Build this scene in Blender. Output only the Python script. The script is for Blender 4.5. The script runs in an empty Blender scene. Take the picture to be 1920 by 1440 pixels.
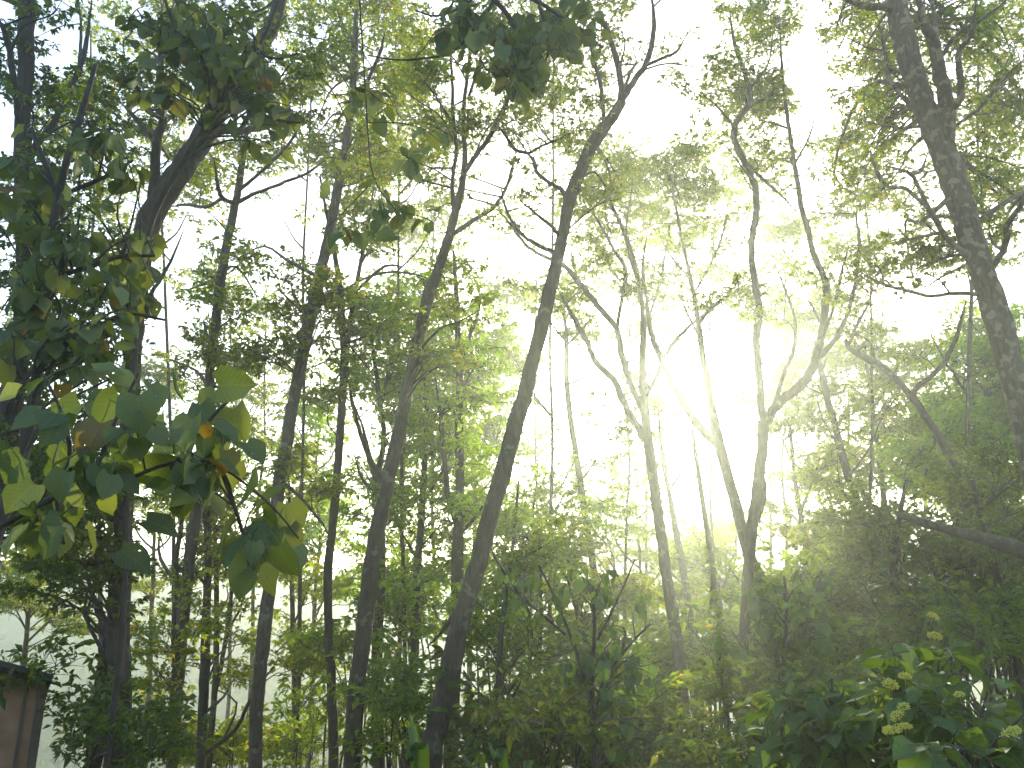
import bpy, math, random
import numpy as np
from mathutils import Vector, Matrix, noise as mnoise

# ------------------------------------------------------------------ camera, sky, sun, exposure
PITCH = math.radians(16.0)
F = 1507.0                       # focal length in pixels of the 1920 px wide photograph
CAM = np.array([0.0, 0.0, 1.6])
HAZE_DENSITY = 0.0046
HAZE_ANISO = 0.80
HAZE_COLOR = (0.83, 0.94, 0.85, 1)
SUN_PX = (1280, 640)
SUN_STRENGTH = 3.0
SKY_STRENGTH = 0.15
EXPOSURE = 1.9

sc = bpy.context.scene
cam_data = bpy.data.cameras.new("camera")
cam_data.sensor_width = 36.0
cam_data.lens = 36.0 * F / 1920.0
cam_data.clip_start = 0.05
cam_data.clip_end = 5000
cam = bpy.data.objects.new("camera", cam_data)
sc.collection.objects.link(cam)
cam.location = CAM
cam.rotation_euler = (math.pi / 2 + PITCH, 0, 0)
sc.camera = cam

cp, sp = math.cos(PITCH), math.sin(PITCH)
def ray(px, py):
    a, b = px - 960.0, 720.0 - py
    return np.array([a, F * cp - b * sp, F * sp + b * cp])
def P(px, py, d):
    """point seen at pixel (px, py) that lies d metres ahead of the camera"""
    r = ray(px, py)
    return CAM + r * (d / r[1])
def S(px, py, d):
    """metres per pixel there"""
    return d / ray(px, py)[1]
def proj(p):
    v = np.asarray(p) - CAM
    z = v[1] * cp + v[2] * sp
    if z < 0.05: return (-9999, -9999)
    return 960 + F * v[0] / z, 720 - F * (-v[1] * sp + v[2] * cp) / z

sd = ray(*SUN_PX); sd = sd / np.linalg.norm(sd)
SUN_EL = math.asin(sd[2]); SUN_AZ = math.atan2(sd[0], sd[1])

world = bpy.data.worlds.new("World"); sc.world = world
world.use_nodes = True
wn = world.node_tree; wn.nodes.clear()
wo = wn.nodes.new('ShaderNodeOutputWorld'); wb = wn.nodes.new('ShaderNodeBackground')
sky = wn.nodes.new('ShaderNodeTexSky'); sky.sky_type = 'NISHITA'; sky.sun_disc = False
sky.sun_elevation = SUN_EL; sky.sun_rotation = SUN_AZ
sky.air_density = 1.0; sky.dust_density = 4.0; sky.ozone_density = 1.0; sky.altitude = 900
wb.inputs['Strength'].default_value = SKY_STRENGTH
wn.links.new(sky.outputs[0], wb.inputs[0]); wn.links.new(wb.outputs[0], wo.inputs[0])

sun_data = bpy.data.lights.new("sun", 'SUN')
sun_data.energy = SUN_STRENGTH; sun_data.angle = math.radians(0.6); sun_data.color = (1.0, 0.89, 0.68)
sun = bpy.data.objects.new("sun", sun_data); sc.collection.objects.link(sun)
sun.rotation_euler = Vector((-sd[0], -sd[1], -sd[2])).to_track_quat('-Z', 'Y').to_euler()
sun.location = (0, 0, 60)

vs = sc.view_settings
vs.view_transform = 'Standard'; vs.look = 'None'; vs.gamma = 1.0; vs.exposure = EXPOSURE
vs.use_curve_mapping = False
cy = sc.cycles
cy.use_denoising = True
try:
    cy.denoiser = 'OPENIMAGEDENOISE'; cy.denoising_input_passes = 'RGB_ALBEDO_NORMAL'
    cy.denoising_prefilter = 'ACCURATE'
except Exception: pass
cy.max_bounces = 6; cy.diffuse_bounces = 3; cy.glossy_bounces = 1; cy.transmission_bounces = 3
cy.volume_bounces = 1; cy.transparent_max_bounces = 8
cy.sample_clamp_indirect = 6.0
cy.use_adaptive_sampling = False

# ------------------------------------------------------------------ materials
def mat_new(name):
    m = bpy.data.materials.new(name); m.use_nodes = True
    m.node_tree.nodes.clear()
    return m, m.node_tree.nodes, m.node_tree.links
def ramp(n, stops):
    r = n.new('ShaderNodeValToRGB'); e = r.color_ramp.elements
    while len(e) < len(stops): e.new(0.5)
    for k, (p, c) in enumerate(stops):
        e[k].position = p; e[k].color = (c[0], c[1], c[2], 1)
    return r

def leaf_material(name, stops, trans=0.56, gain=2.15, per='island', rough=0.45, veins=False):
    m, n, l = mat_new(name)
    out = n.new('ShaderNodeOutputMaterial')
    if per == 'island':
        g = n.new('ShaderNodeNewGeometry'); rnd = g.outputs['Random Per Island']
    else:
        g = n.new('ShaderNodeObjectInfo'); rnd = g.outputs['Random']
    r = ramp(n, stops); l.new(rnd, r.inputs[0])
    # slow change of tint through the crown and from tree to tree
    tc = n.new('ShaderNodeTexCoord'); nz = n.new('ShaderNodeTexNoise')
    gp = n.new('ShaderNodeNewGeometry')
    l.new(gp.outputs['Position'], nz.inputs['Vector'])
    nz.inputs['Scale'].default_value = 0.9; nz.inputs['Detail'].default_value = 3
    hs = n.new('ShaderNodeHueSaturation')
    mr = n.new('ShaderNodeMapRange'); mr.inputs[1].default_value = .3; mr.inputs[2].default_value = .7
    mr.inputs[3].default_value = 0.75; mr.inputs[4].default_value = 1.3
    l.new(nz.outputs[0], mr.inputs[0]); l.new(mr.outputs[0], hs.inputs['Value']); l.new(r.outputs[0], hs.inputs['Color'])
    col = hs.outputs[0]
    bump_out = None
    if veins:
        # pale midrib and side veins, brown specks: drawn in the leaf's own coordinates (x across, y along)
        sep = n.new('ShaderNodeSeparateXYZ'); l.new(tc.outputs['Object'], sep.inputs[0])
        ab = n.new('ShaderNodeMath'); ab.operation = 'ABSOLUTE'; l.new(sep.outputs[0], ab.inputs[0])
        def mth(op, a, b=None, v=None, w=None):
            q = n.new('ShaderNodeMath'); q.operation = op
            if a is not None: l.new(a, q.inputs[0])
            else: q.inputs[0].default_value = w
            if b is not None: l.new(b, q.inputs[1])
            elif v is not None: q.inputs[1].default_value = v
            return q.outputs[0]
        diag = mth('SUBTRACT', sep.outputs[1], mth('MULTIPLY', ab.outputs[0], v=0.75))
        fr = mth('FRACT', mth('MULTIPLY', diag, v=7.5))
        side = mth('LESS_THAN', mth('ABSOLUTE', mth('SUBTRACT', fr, v=0.5)), v=0.055)
        mid = mth('LESS_THAN', ab.outputs[0], v=0.014)
        vein = mth('MAXIMUM', side, mid)
        mx = n.new('ShaderNodeMixRGB'); mx.blend_type = 'MIX'
        l.new(mth('MULTIPLY', vein, v=0.16), mx.inputs[0]); l.new(col, mx.inputs[1]); mx.inputs[2].default_value = (.20, .26, .11, 1)
        n2 = n.new('ShaderNodeTexNoise'); n2.inputs['Scale'].default_value = 6.0; n2.inputs['Detail'].default_value = 5
        oi = n.new('ShaderNodeObjectInfo'); va = n.new('ShaderNodeVectorMath'); va.operation = 'ADD'
        l.new(tc.outputs['Object'], va.inputs[0]); l.new(oi.outputs['Location'], va.inputs[1])
        l.new(va.outputs[0], n2.inputs['Vector'])
        sp_ = mth('GREATER_THAN', n2.outputs[0], v=0.665)
        mx2 = n.new('ShaderNodeMixRGB'); l.new(mth('MULTIPLY', sp_, v=0.6), mx2.inputs[0])
        l.new(mx.outputs[0], mx2.inputs[1]); mx2.inputs[2].default_value = (.13, .09, .03, 1)
        col = mx2.outputs[0]
        bp = n.new('ShaderNodeBump'); bp.inputs['Strength'].default_value = 0.4; bp.inputs['Distance'].default_value = 0.01
        l.new(vein, bp.inputs['Height']); bump_out = bp.outputs[0]
    df = n.new('ShaderNodeBsdfDiffuse'); tr = n.new('ShaderNodeBsdfTranslucent'); gl = n.new('ShaderNodeBsdfGlossy')
    l.new(col, df.inputs[0])
    ts = n.new('ShaderNodeMixRGB'); ts.blend_type = 'MULTIPLY'; ts.inputs[0].default_value = 1
    ts.inputs[2].default_value = (gain * 1.48, gain * 1.34, gain * 0.24, 1); l.new(col, ts.inputs[1])
    l.new(ts.outputs[0], tr.inputs[0])
    gl.inputs['Roughness'].default_value = rough; gl.inputs[0].default_value = (.8, .85, .8, 1)
    if bump_out is not None:
        l.new(bump_out, df.inputs['Normal']); l.new(bump_out, gl.inputs['Normal'])
    m1 = n.new('ShaderNodeMixShader'); m1.inputs[0].default_value = trans
    l.new(df.outputs[0], m1.inputs[1]); l.new(tr.outputs[0], m1.inputs[2])
    m2 = n.new('ShaderNodeMixShader'); m2.inputs[0].default_value = 0.035
    l.new(m1.outputs[0], m2.inputs[1]); l.new(gl.outputs[0], m2.inputs[2])
    if veins:
        # insect holes
        hole = n.new('ShaderNodeTexNoise'); hole.inputs['Scale'].default_value = 9.0; hole.inputs['Detail'].default_value = 1
        l.new(va.outputs[0], hole.inputs['Vector'])
        tp = n.new('ShaderNodeBsdfTransparent'); m3 = n.new('ShaderNodeMixShader')
        l.new(mth('GREATER_THAN', hole.outputs[0], v=0.755), m3.inputs[0]); l.new(m2.outputs[0], m3.inputs[1]); l.new(tp.outputs[0], m3.inputs[2])
        l.new(m3.outputs[0], out.inputs[0])
    else:
        l.new(m2.outputs[0], out.inputs[0])
    return m

def bark_material(name, c1, c2, c3, scale=14.0, lich=0.62):
    m, n, l = mat_new(name)
    out = n.new('ShaderNodeOutputMaterial'); b = n.new('ShaderNodeBsdfPrincipled')
    tc = n.new('ShaderNodeTexCoord'); mp = n.new('ShaderNodeMapping'); mp.inputs['Scale'].default_value = (1, 1, .28)
    l.new(tc.outputs['Object'], mp.inputs[0])
    nz = n.new('ShaderNodeTexNoise'); nz.inputs['Scale'].default_value = scale * 1.6; nz.inputs['Detail'].default_value = 8
    nz.inputs['Roughness'].default_value = .7
    l.new(mp.outputs[0], nz.inputs['Vector'])
    r = ramp(n, [(0.32, c1), (0.68, c2)]); l.new(nz.outputs[0], r.inputs[0])
    n2 = n.new('ShaderNodeTexNoise'); n2.inputs['Scale'].default_value = scale * .45; n2.inputs['Detail'].default_value = 6
    l.new(tc.outputs['Object'], n2.inputs['Vector'])
    r2 = ramp(n, [(lich, (0, 0, 0)), (lich + .05, (1, 1, 1))]); l.new(n2.outputs[0], r2.inputs[0])
    mx = n.new('ShaderNodeMixRGB'); l.new(r2.outputs[0], mx.inputs[0]); l.new(r.outputs[0], mx.inputs[1]); mx.inputs[2].default_value = (*c3, 1)
    l.new(mx.outputs[0], b.inputs['Base Color']); b.inputs['Roughness'].default_value = .9
    v = n.new('ShaderNodeTexVoronoi'); v.inputs['Scale'].default_value = scale * 1.1; v.feature = 'DISTANCE_TO_EDGE'
    l.new(mp.outputs[0], v.inputs['Vector'])
    ad = n.new('ShaderNodeMath'); ad.operation = 'MULTIPLY_ADD'; ad.inputs[1].default_value = .8
    l.new(v.outputs['Distance'], ad.inputs[0]); l.new(nz.outputs[0], ad.inputs[2])
    bp = n.new('ShaderNodeBump'); bp.inputs['Strength'].default_value = .7; bp.inputs['Distance'].default_value = .03
    l.new(ad.outputs[0], bp.inputs['Height']); l.new(bp.outputs[0], b.inputs['Normal'])
    l.new(b.outputs[0], out.inputs[0])
    return m

def plain_material(name, c1, c2, scale=4.0, rough=.9, bump=.2):
    m, n, l = mat_new(name)
    out = n.new('ShaderNodeOutputMaterial'); b = n.new('ShaderNodeBsdfPrincipled')
    tc = n.new('ShaderNodeTexCoord')
    nz = n.new('ShaderNodeTexNoise'); nz.inputs['Scale'].default_value = scale; nz.inputs['Detail'].default_value = 8
    l.new(tc.outputs['Object'], nz.inputs['Vector'])
    r = ramp(n, [(0.35, c1), (0.65, c2)]); l.new(nz.outputs[0], r.inputs[0])
    l.new(r.outputs[0], b.inputs['Base Color']); b.inputs['Roughness'].default_value = rough
    bp = n.new('ShaderNodeBump'); bp.inputs['Strength'].default_value = bump; bp.inputs['Distance'].default_value = .05
    l.new(nz.outputs[0], bp.inputs['Height']); l.new(bp.outputs[0], b.inputs['Normal'])
    l.new(b.outputs[0], out.inputs[0])
    return m

M = {}
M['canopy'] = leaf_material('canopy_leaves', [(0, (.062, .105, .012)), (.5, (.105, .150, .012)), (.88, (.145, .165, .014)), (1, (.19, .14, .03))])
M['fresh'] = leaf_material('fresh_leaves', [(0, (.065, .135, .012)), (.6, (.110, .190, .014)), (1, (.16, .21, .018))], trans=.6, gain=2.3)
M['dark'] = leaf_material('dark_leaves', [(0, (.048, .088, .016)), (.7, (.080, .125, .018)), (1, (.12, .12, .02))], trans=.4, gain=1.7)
M['shrub'] = leaf_material('shrub_leaves', [(0, (.060, .115, .014)), (.6, (.105, .170, .016)), (.97, (.14, .19, .02)), (1, (.22, .17, .03))], trans=.45)
M['broad'] = leaf_material('broad_leaves', [(0, (.045, .075, .026)), (.55, (.080, .115, .042)), (.94, (.14, .17, .07)), (.97, (.12, .09, .025)), (1, (.12, .07, .02))],
                           trans=.34, gain=1.5, per='object', rough=.55, veins=True)
M['broad_shrub'] = leaf_material('broad_shrub_leaves', [(0, (.035, .080, .014)), (.6, (.055, .108, .018)), (.95, (.09, .15, .025)), (1, (.15, .16, .03))],
                           trans=.34, gain=1.5, per='object', rough=.55, veins=True)
M['blade'] = leaf_material('blade_leaf', [(0, (.04, .08, .018)), (1, (.06, .10, .022))], trans=.45, gain=1.8, per='object', rough=.35)
M['flower'] = plain_material('flower_head', (.60, .55, .05), (.80, .74, .12), 60, .8, .5)
M['bark'] = bark_material('grey_brown_bark', (.048, .032, .021), (.115, .082, .054), (.15, .13, .085))
M['bark_dark'] = bark_material('dark_bark', (.032, .023, .016), (.078, .057, .040), (.10, .09, .065), lich=.68)
M['bark_lichen'] = bark_material('lichen_bark', (.075, .046, .028), (.19, .125, .075), (.26, .19, .12), scale=24, lich=.55)
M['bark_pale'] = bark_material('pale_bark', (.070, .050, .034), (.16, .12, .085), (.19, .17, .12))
M['twig'] = plain_material('twig_bark', (.05, .045, .03), (.09, .08, .055), 20)
M['soil'] = plain_material('leaf_litter', (.030, .035, .015), (.085, .075, .035), 1.3, .95, .8)
M['wall'] = plain_material('painted_wall', (.36, .185, .10), (.46, .26, .15), 6, .85, .1)
M['roofing'] = plain_material('roof_sheet', (.035, .030, .026), (.06, .052, .045), 8, .8, .3)
M['trim'] = plain_material('corner_trim', (.15, .09, .065), (.2, .13, .09), 8, .8, .1)
M['white_wall'] = plain_material('pale_wall', (.55, .50, .45), (.7, .66, .6), 1, .8, .1)
M['red_roof'] = plain_material('red_roof', (.35, .10, .06), (.45, .15, .09), 1, .8, .1)
M['glass'] = plain_material('window_glass', (.02, .025, .03), (.04, .045, .05), 1, .1, 0)

# ------------------------------------------------------------------ mesh helpers
C = sc.collection
def link(name, me, parent=None, loc=None):
    o = bpy.data.objects.new(name, me); C.objects.link(o)
    if loc is not None: o.location = loc
    if parent is not None: o.parent = parent
    return o
def tag(o, label=None, cat=None, group=None, kind=None):
    if label: o['label'] = label
    if cat: o['category'] = cat
    if group: o['group'] = group
    if kind: o['kind'] = kind
    return o
def thing(name, label, cat, loc, group=None):
    o = bpy.data.objects.new(name, None); C.objects.link(o); o.location = [float(v) for v in loc]
    o.empty_display_size = .2
    return tag(o, label, cat, group)
def mesh_np(name, V, quads=None, tris=None, mats=(), mat_idx=None, smooth=False):
    V = np.asarray(V, dtype=np.float32)
    me = bpy.data.meshes.new(name)
    nq = 0 if quads is None else len(quads); nt = 0 if tris is None else len(tris)
    me.vertices.add(len(V)); me.vertices.foreach_set('co', V.ravel())
    loops = []
    if nq: loops.append(np.asarray(quads, dtype=np.int32).ravel())
    if nt: loops.append(np.asarray(tris, dtype=np.int32).ravel())
    L = np.concatenate(loops)
    me.loops.add(len(L)); me.loops.foreach_set('vertex_index', L)
    me.polygons.add(nq + nt)
    starts = np.concatenate([np.arange(nq) * 4, nq * 4 + np.arange(nt) * 3]).astype(np.int32)
    me.polygons.foreach_set('loop_start', starts)
    if mat_idx is not None: me.polygons.foreach_set('material_index', np.asarray(mat_idx, dtype=np.int32))
    me.polygons.foreach_set('use_smooth', np.full(nq + nt, smooth, dtype=bool))
    me.update(calc_edges=True)
    for m in mats: me.materials.append(m)
    return me

def smooth_line(pts, rad, sub=4):
    pts = np.asarray(pts, float); rad = np.asarray(rad, float)
    if len(pts) < 3: sub = max(sub, 2)
    A = np.vstack([2 * pts[0] - pts[1], pts, 2 * pts[-1] - pts[-2]])
    out, ro = [], []
    for i in range(1, len(A) - 2):
        p0, p1, p2, p3 = A[i - 1], A[i], A[i + 1], A[i + 2]
        for k in range(sub):
            t = k / sub
            out.append(.5 * ((2 * p1) + (-p0 + p2) * t + (2 * p0 - 5 * p1 + 4 * p2 - p3) * t * t + (-p0 + 3 * p1 - 3 * p2 + p3) * t ** 3))
            ro.append(rad[i - 1] * (1 - t) + rad[i] * t)
    out.append(pts[-1]); ro.append(rad[-1])
    return np.array(out), np.array(ro)

class Tubes:
    def __init__(s): s.V = []; s.Q = []; s.T = []; s.n = 0
    def add(s, pts, rad, sides=8, rough=0.0, seed=0, cap=True):
        pts = np.asarray(pts, float); n = len(pts)
        tang = np.gradient(pts, axis=0); tang /= (np.linalg.norm(tang, axis=1)[:, None] + 1e-9)
        up = np.array([0.3, 1, 0.1]) if abs(tang[0][1]) < .8 else np.array([1, 0, 0.])
        u = np.cross(tang[0], up); u /= np.linalg.norm(u)
        ang = np.arange(sides) / sides * 2 * math.pi
        ca, sa = np.cos(ang), np.sin(ang)
        rings = np.empty((n, sides, 3))
        rs = np.random.RandomState(seed)
        ph = rs.rand(4) * 6.28
        for i in range(n):
            u = u - tang[i] * np.dot(u, tang[i]); u /= (np.linalg.norm(u) + 1e-9)
            v = np.cross(tang[i], u)
            r = np.full(sides, rad[i])
            if rough > 0:
                r = r * (1 + rough * (.5 * np.sin(2 * ang + ph[0] + i * .35) + .35 * np.sin(3 * ang + ph[1] - i * .5) + .5 * np.sin(i * .8 + ph[2]) * .6 + .5 * (rs.rand(sides) - .5)))
            rings[i] = pts[i] + (ca * r)[:, None] * u + (sa * r)[:, None] * v
        base = s.n
        s.V.append(rings.reshape(-1, 3))
        i = np.arange(n - 1)[:, None] * sides; j = np.arange(sides)[None, :]; j2 = (j + 1) % sides
        q = np.stack([i + j, i + j2, i + sides + j2, i + sides + j], -1).reshape(-1, 4) + base
        s.Q.append(q); s.n += n * sides
        if cap:
            s.V.append(pts[[0, -1]]); a, b = s.n, s.n + 1; s.n += 2
            jj = np.arange(sides); jj2 = (jj + 1) % sides
            s.T.append(np.stack([np.full(sides, a), base + jj2, base + jj], -1))
            e = base + (n - 1) * sides
            s.T.append(np.stack([np.full(sides, b), e + jj, e + jj2], -1))
    def mesh(s, name, mat, origin=(0, 0, 0)):
        return mesh_np(name, np.concatenate(s.V) - np.asarray(origin), np.concatenate(s.Q), np.concatenate(s.T) if s.T else None, [mat], smooth=True)

# ------------------------------------------------------------------ terrain
def sstep(a, b, x):
    t = np.clip((x - a) / (b - a), 0, 1); return t * t * (3 - 2 * t)
def ground_h(x, y):
    x = np.asarray(x, float); y = np.asarray(y, float)
    near = np.where(y > 0, -0.40 * y, -0.24 * y)
    near = near * 1.0
    bank = 1.0 * sstep(.6, 4.5, x) * (1 - sstep(9, 30, y)) * sstep(-1, 3, y) * (0.6 + 0.12 * np.clip(y, 0, 14))
    z = near + bank
    z = np.minimum(z, 14)
    floor = -21.0 + 1.5 * np.sin(x * .03)
    t = sstep(40, 62, y); z = np.where(y > 40, np.maximum(z, -30) * (1 - t) + floor * t, z)
    ridge = 8.5 + 11.5 * sstep(-20, 55, x * 1.0) + 1.4 * np.sin(x * .07 + .6) + .8 * np.sin(x * .17)
    rise = sstep(74, 152, y)
    rough = 1.8 * np.sin(x * .08 + y * .035) * np.sin(y * .09 + x * .023) + .9 * np.sin(x * .2 + 1) * np.sin(y * .23)
    z = z + rise * (ridge - floor) * (1 - .25 * sstep(165, 230, y)) + rough * .6 * sstep(75, 120, y)
    small = .12 * np.sin(x * 1.3 + y * .7) * np.sin(y * 1.1 - x * .4)
    return z + small
xs = np.unique(np.concatenate([np.linspace(-360, -50, 90), np.linspace(-50, 50, 90), np.linspace(50, 360, 90)]))
ys = np.unique(np.concatenate([np.linspace(-45, 0, 20), np.linspace(0, 60, 70), np.linspace(60, 340, 150)]))
XX, YY = np.meshgrid(xs, ys)
ZZ = ground_h(XX, YY)
V = np.stack([XX, YY, ZZ], -1).reshape(-1, 3)
nx, ny = len(xs), len(ys)
ii, jj = np.meshgrid(np.arange(ny - 1), np.arange(nx - 1), indexing='ij')
a = (ii * nx + jj).ravel()
Q = np.stack([a, a + 1, a + nx + 1, a + nx], -1)
def terrain_material():
    m, n, l = mat_new('hillside')
    out = n.new('ShaderNodeOutputMaterial'); b = n.new('ShaderNodeBsdfPrincipled')
    g = n.new('ShaderNodeNewGeometry')
    nz = n.new('ShaderNodeTexNoise'); nz.inputs['Scale'].default_value = .06; nz.inputs['Detail'].default_value = 8
    l.new(g.outputs['Position'], nz.inputs['Vector'])
    r = ramp(n, [(.38, (.030, .055, .028)), (.5, (.06, .085, .035)), (.58, (.13, .13, .06)), (.7, (.05, .08, .03))]); l.new(nz.outputs[0], r.inputs[0])
    n2 = n.new('ShaderNodeTexNoise'); n2.inputs['Scale'].default_value = 2.2; n2.inputs['Detail'].default_value = 7
    l.new(g.outputs['Position'], n2.inputs['Vector'])
    r2 = ramp(n, [(.35, (.5, .5, .5)), (.65, (1.2, 1.15, 1.0))]); l.new(n2.outputs[0], r2.inputs[0])
    mx = n.new('ShaderNodeMixRGB'); mx.blend_type = 'MULTIPLY'; mx.inputs[0].default_value = 1
    l.new(r.outputs[0], mx.inputs[1]); l.new(r2.outputs[0], mx.inputs[2])
    l.new(mx.outputs[0], b.inputs['Base Color']); b.inputs['Roughness'].default_value = .95
    bp = n.new('ShaderNodeBump'); bp.inputs['Strength'].default_value = .8; bp.inputs['Distance'].default_value = .15
    l.new(n2.outputs[0], bp.inputs['Height']); l.new(bp.outputs[0], b.inputs['Normal'])
    l.new(b.outputs[0], out.inputs[0])
    return m
M['terrain'] = terrain_material()
ter = link('terrain', mesh_np('terrain', V, Q, None, [M['terrain']], smooth=True))
tag(ter, 'wooded slope falling to a hazy valley and the far hills', kind='structure')

# haze: one closed box round everything, sky outside
def box_mesh(name, x0, x1, y0, y1, z0, z1, mat):
    v = [(x, y, z) for z in (z0, z1) for y in (y0, y1) for x in (x0, x1)]
    q = [(0, 2, 3, 1), (4, 5, 7, 6), (0, 1, 5, 4), (2, 6, 7, 3), (0, 4, 6, 2), (1, 3, 7, 5)]
    return mesh_np(name, v, q, None, [mat] if mat else [])
mh, hn, hl = mat_new('haze_air')
ho = hn.new('ShaderNodeOutputMaterial'); hv = hn.new('ShaderNodeVolumePrincipled')
hv.inputs['Color'].default_value = HAZE_COLOR; hv.inputs['Density'].default_value = HAZE_DENSITY
hv.inputs['Anisotropy'].default_value = HAZE_ANISO
hl.new(hv.outputs[0], ho.inputs['Volume'])
zmin = float(ZZ.min()); zmax = max(float(ZZ.max()) + 4, 30)
hz = link('haze', box_mesh('haze', -370, 370, -50, 350, zmin - 1.2, zmax, mh))
tag(hz, 'pale sunlit haze filling the wood and the valley', kind='stuff')

# ------------------------------------------------------------------ foliage building blocks
def norm(v): v = np.asarray(v, float); return v / (np.linalg.norm(v) + 1e-9)

def make_spray(seed, n_side=7, leaves_per=4.6):
    """a leafy branchlet one unit long (+x), spread in the xy plane; leaves gather in rosettes at the twig ends.
       leaf size is 0.13 of the branchlet.  returns leaf verts (n,4,3) and twig verts/faces"""
    rs = np.random.RandomState(seed)
    tips = []; tw = Tubes()
    axis = np.array([[0, 0, 0], [.35, .03 * rs.randn(), .02], [.7, .05 * rs.randn(), .03], [1, .06 * rs.randn(), 0.02]])
    tw.add(axis, [.010, .008, .006, .003], 3, cap=False)
    tips.append((axis[-1], np.array([1, 0, 0])))
    for k in range(n_side):
        t = .18 + .75 * (k + rs.rand() * .6) / n_side
        p = np.array([t, .05 * rs.randn() * t, .02])
        a = (1 if k % 2 else -1) * rs.uniform(.5, 1.25); ln = rs.uniform(.22, .5) * (1.15 - .5 * t)
        d = np.array([math.cos(a), math.sin(a), rs.uniform(-.25, .45)])
        q = p + d * ln * .55 + np.array([0, 0, .02]); e = p + d * ln + np.array([0, 0, rs.uniform(-.06, .04)])
        tw.add([p, q, e], [.006, .004, .002], 3, cap=False)
        tips.append((e, norm(e - q)))
        if rs.rand() < .8: tips.append((q, norm(q - p)))
    L = []
    for (p, d) in tips:
        nl = max(2, int(rs.poisson(leaves_per)))
        for i in range(nl):
            az = rs.uniform(-math.pi, math.pi); el = rs.uniform(-.9, .45)
            ld = norm(np.array([math.cos(az) * math.cos(el), math.sin(az) * math.cos(el), math.sin(el)]) + d * .7)
            nrm = norm(np.array([rs.randn() * .55, rs.randn() * .55, 1.0]))
            sd_ = norm(np.cross(ld, nrm)); nrm = np.cross(sd_, ld)
            ll = .15 * rs.uniform(.65, 1.25); w = ll * rs.uniform(.20, .27)
            b = p + norm(rs.randn(3)) * .02
            L.append([b, b + ld * ll * .45 + sd_ * w + nrm * w * .45, b + ld * ll - np.array([0, 0, ll * .18]), b + ld * ll * .45 - sd_ * w + nrm * w * .45])
    return np.array(L), np.concatenate(tw.V), np.concatenate(tw.Q)
SPRAYS = [make_spray(100 + k) for k in range(9)]

class Foliage:
    def __init__(s): s.L = []; s.TV = []; s.TQ = []; s.nt = 0
    def spray(s, p, d, size, rs, thin=1.0):
        L, tv, tq = SPRAYS[rs.randint(len(SPRAYS))]
        d = norm(d); up = norm(np.array([rs.randn() * .25, rs.randn() * .25, 1]))
        y = norm(np.cross(up, d)); z = np.cross(d, y)
        R = np.stack([d, y, z]) * size
        if rs.rand() < .5: R[1] *= -1
        if thin < 1:
            L = L[rs.rand(len(L)) < thin]
        s.L.append(L.reshape(-1, 3) @ R + p)
        s.TV.append(tv @ R + p); s.TQ.append(tq + s.nt); s.nt += len(tv)
    def mesh(s, name, lmat, tmat, origin):
        LV = np.concatenate(s.L); nl = len(LV) // 4
        b = np.arange(nl)[:, None] * 4
        T = np.concatenate([b + [0, 1, 2], b + [0, 2, 3]], 1).reshape(-1, 3)
        TV = np.concatenate(s.TV); TQ = np.concatenate(s.TQ) + len(LV)
        V = np.concatenate([LV, TV]) - np.asarray(origin)
        mi = np.concatenate([np.ones(len(TQ), int), np.zeros(len(T), int)])
        return mesh_np(name, V, TQ, T, [lmat, tmat], mi)

# openings of plain sky between the crowns (pixel x, y, radius x, radius y): no branchlet is grown into them
GAPS = [(520, 430, 70, 60), (345, 470, 45, 45), (925, 330, 40, 80), (1200, 170, 60, 45), (1240, 245, 55, 50), (1530, 170, 40, 110),
        (1500, 330, 28, 70), (1720, 590, 90, 45), (1660, 420, 50, 25), (1340, 690, 70, 110), (1290, 900, 55, 90), (1040, 720, 45, 75), (130, 80, 35, 45),
        (120, 130, 35, 20), (250, 210, 35, 20), (1800, 660, 35, 40), (900, 470, 45, 30), (1010, 620, 40, 40), (990, 500, 30, 35), (545, 350, 60, 25),
        (1380, 880, 28, 90), (1120, 830, 50, 40), (700, 120, 25, 20), (610, 60, 22, 35), (320, 580, 30, 60), (1530, 20, 45, 40), (1130, 690, 30, 60),
        (1300, 130, 30, 30), (1270, 60, 25, 30)]
def in_gap(p, soft=1.0):
    x, y = proj(p)
    for (cx, cy_, rx, ry) in GAPS:
        if ((x - cx) / rx) ** 2 + ((y - cy_) / ry) ** 2 < soft: return True
    return False

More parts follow.
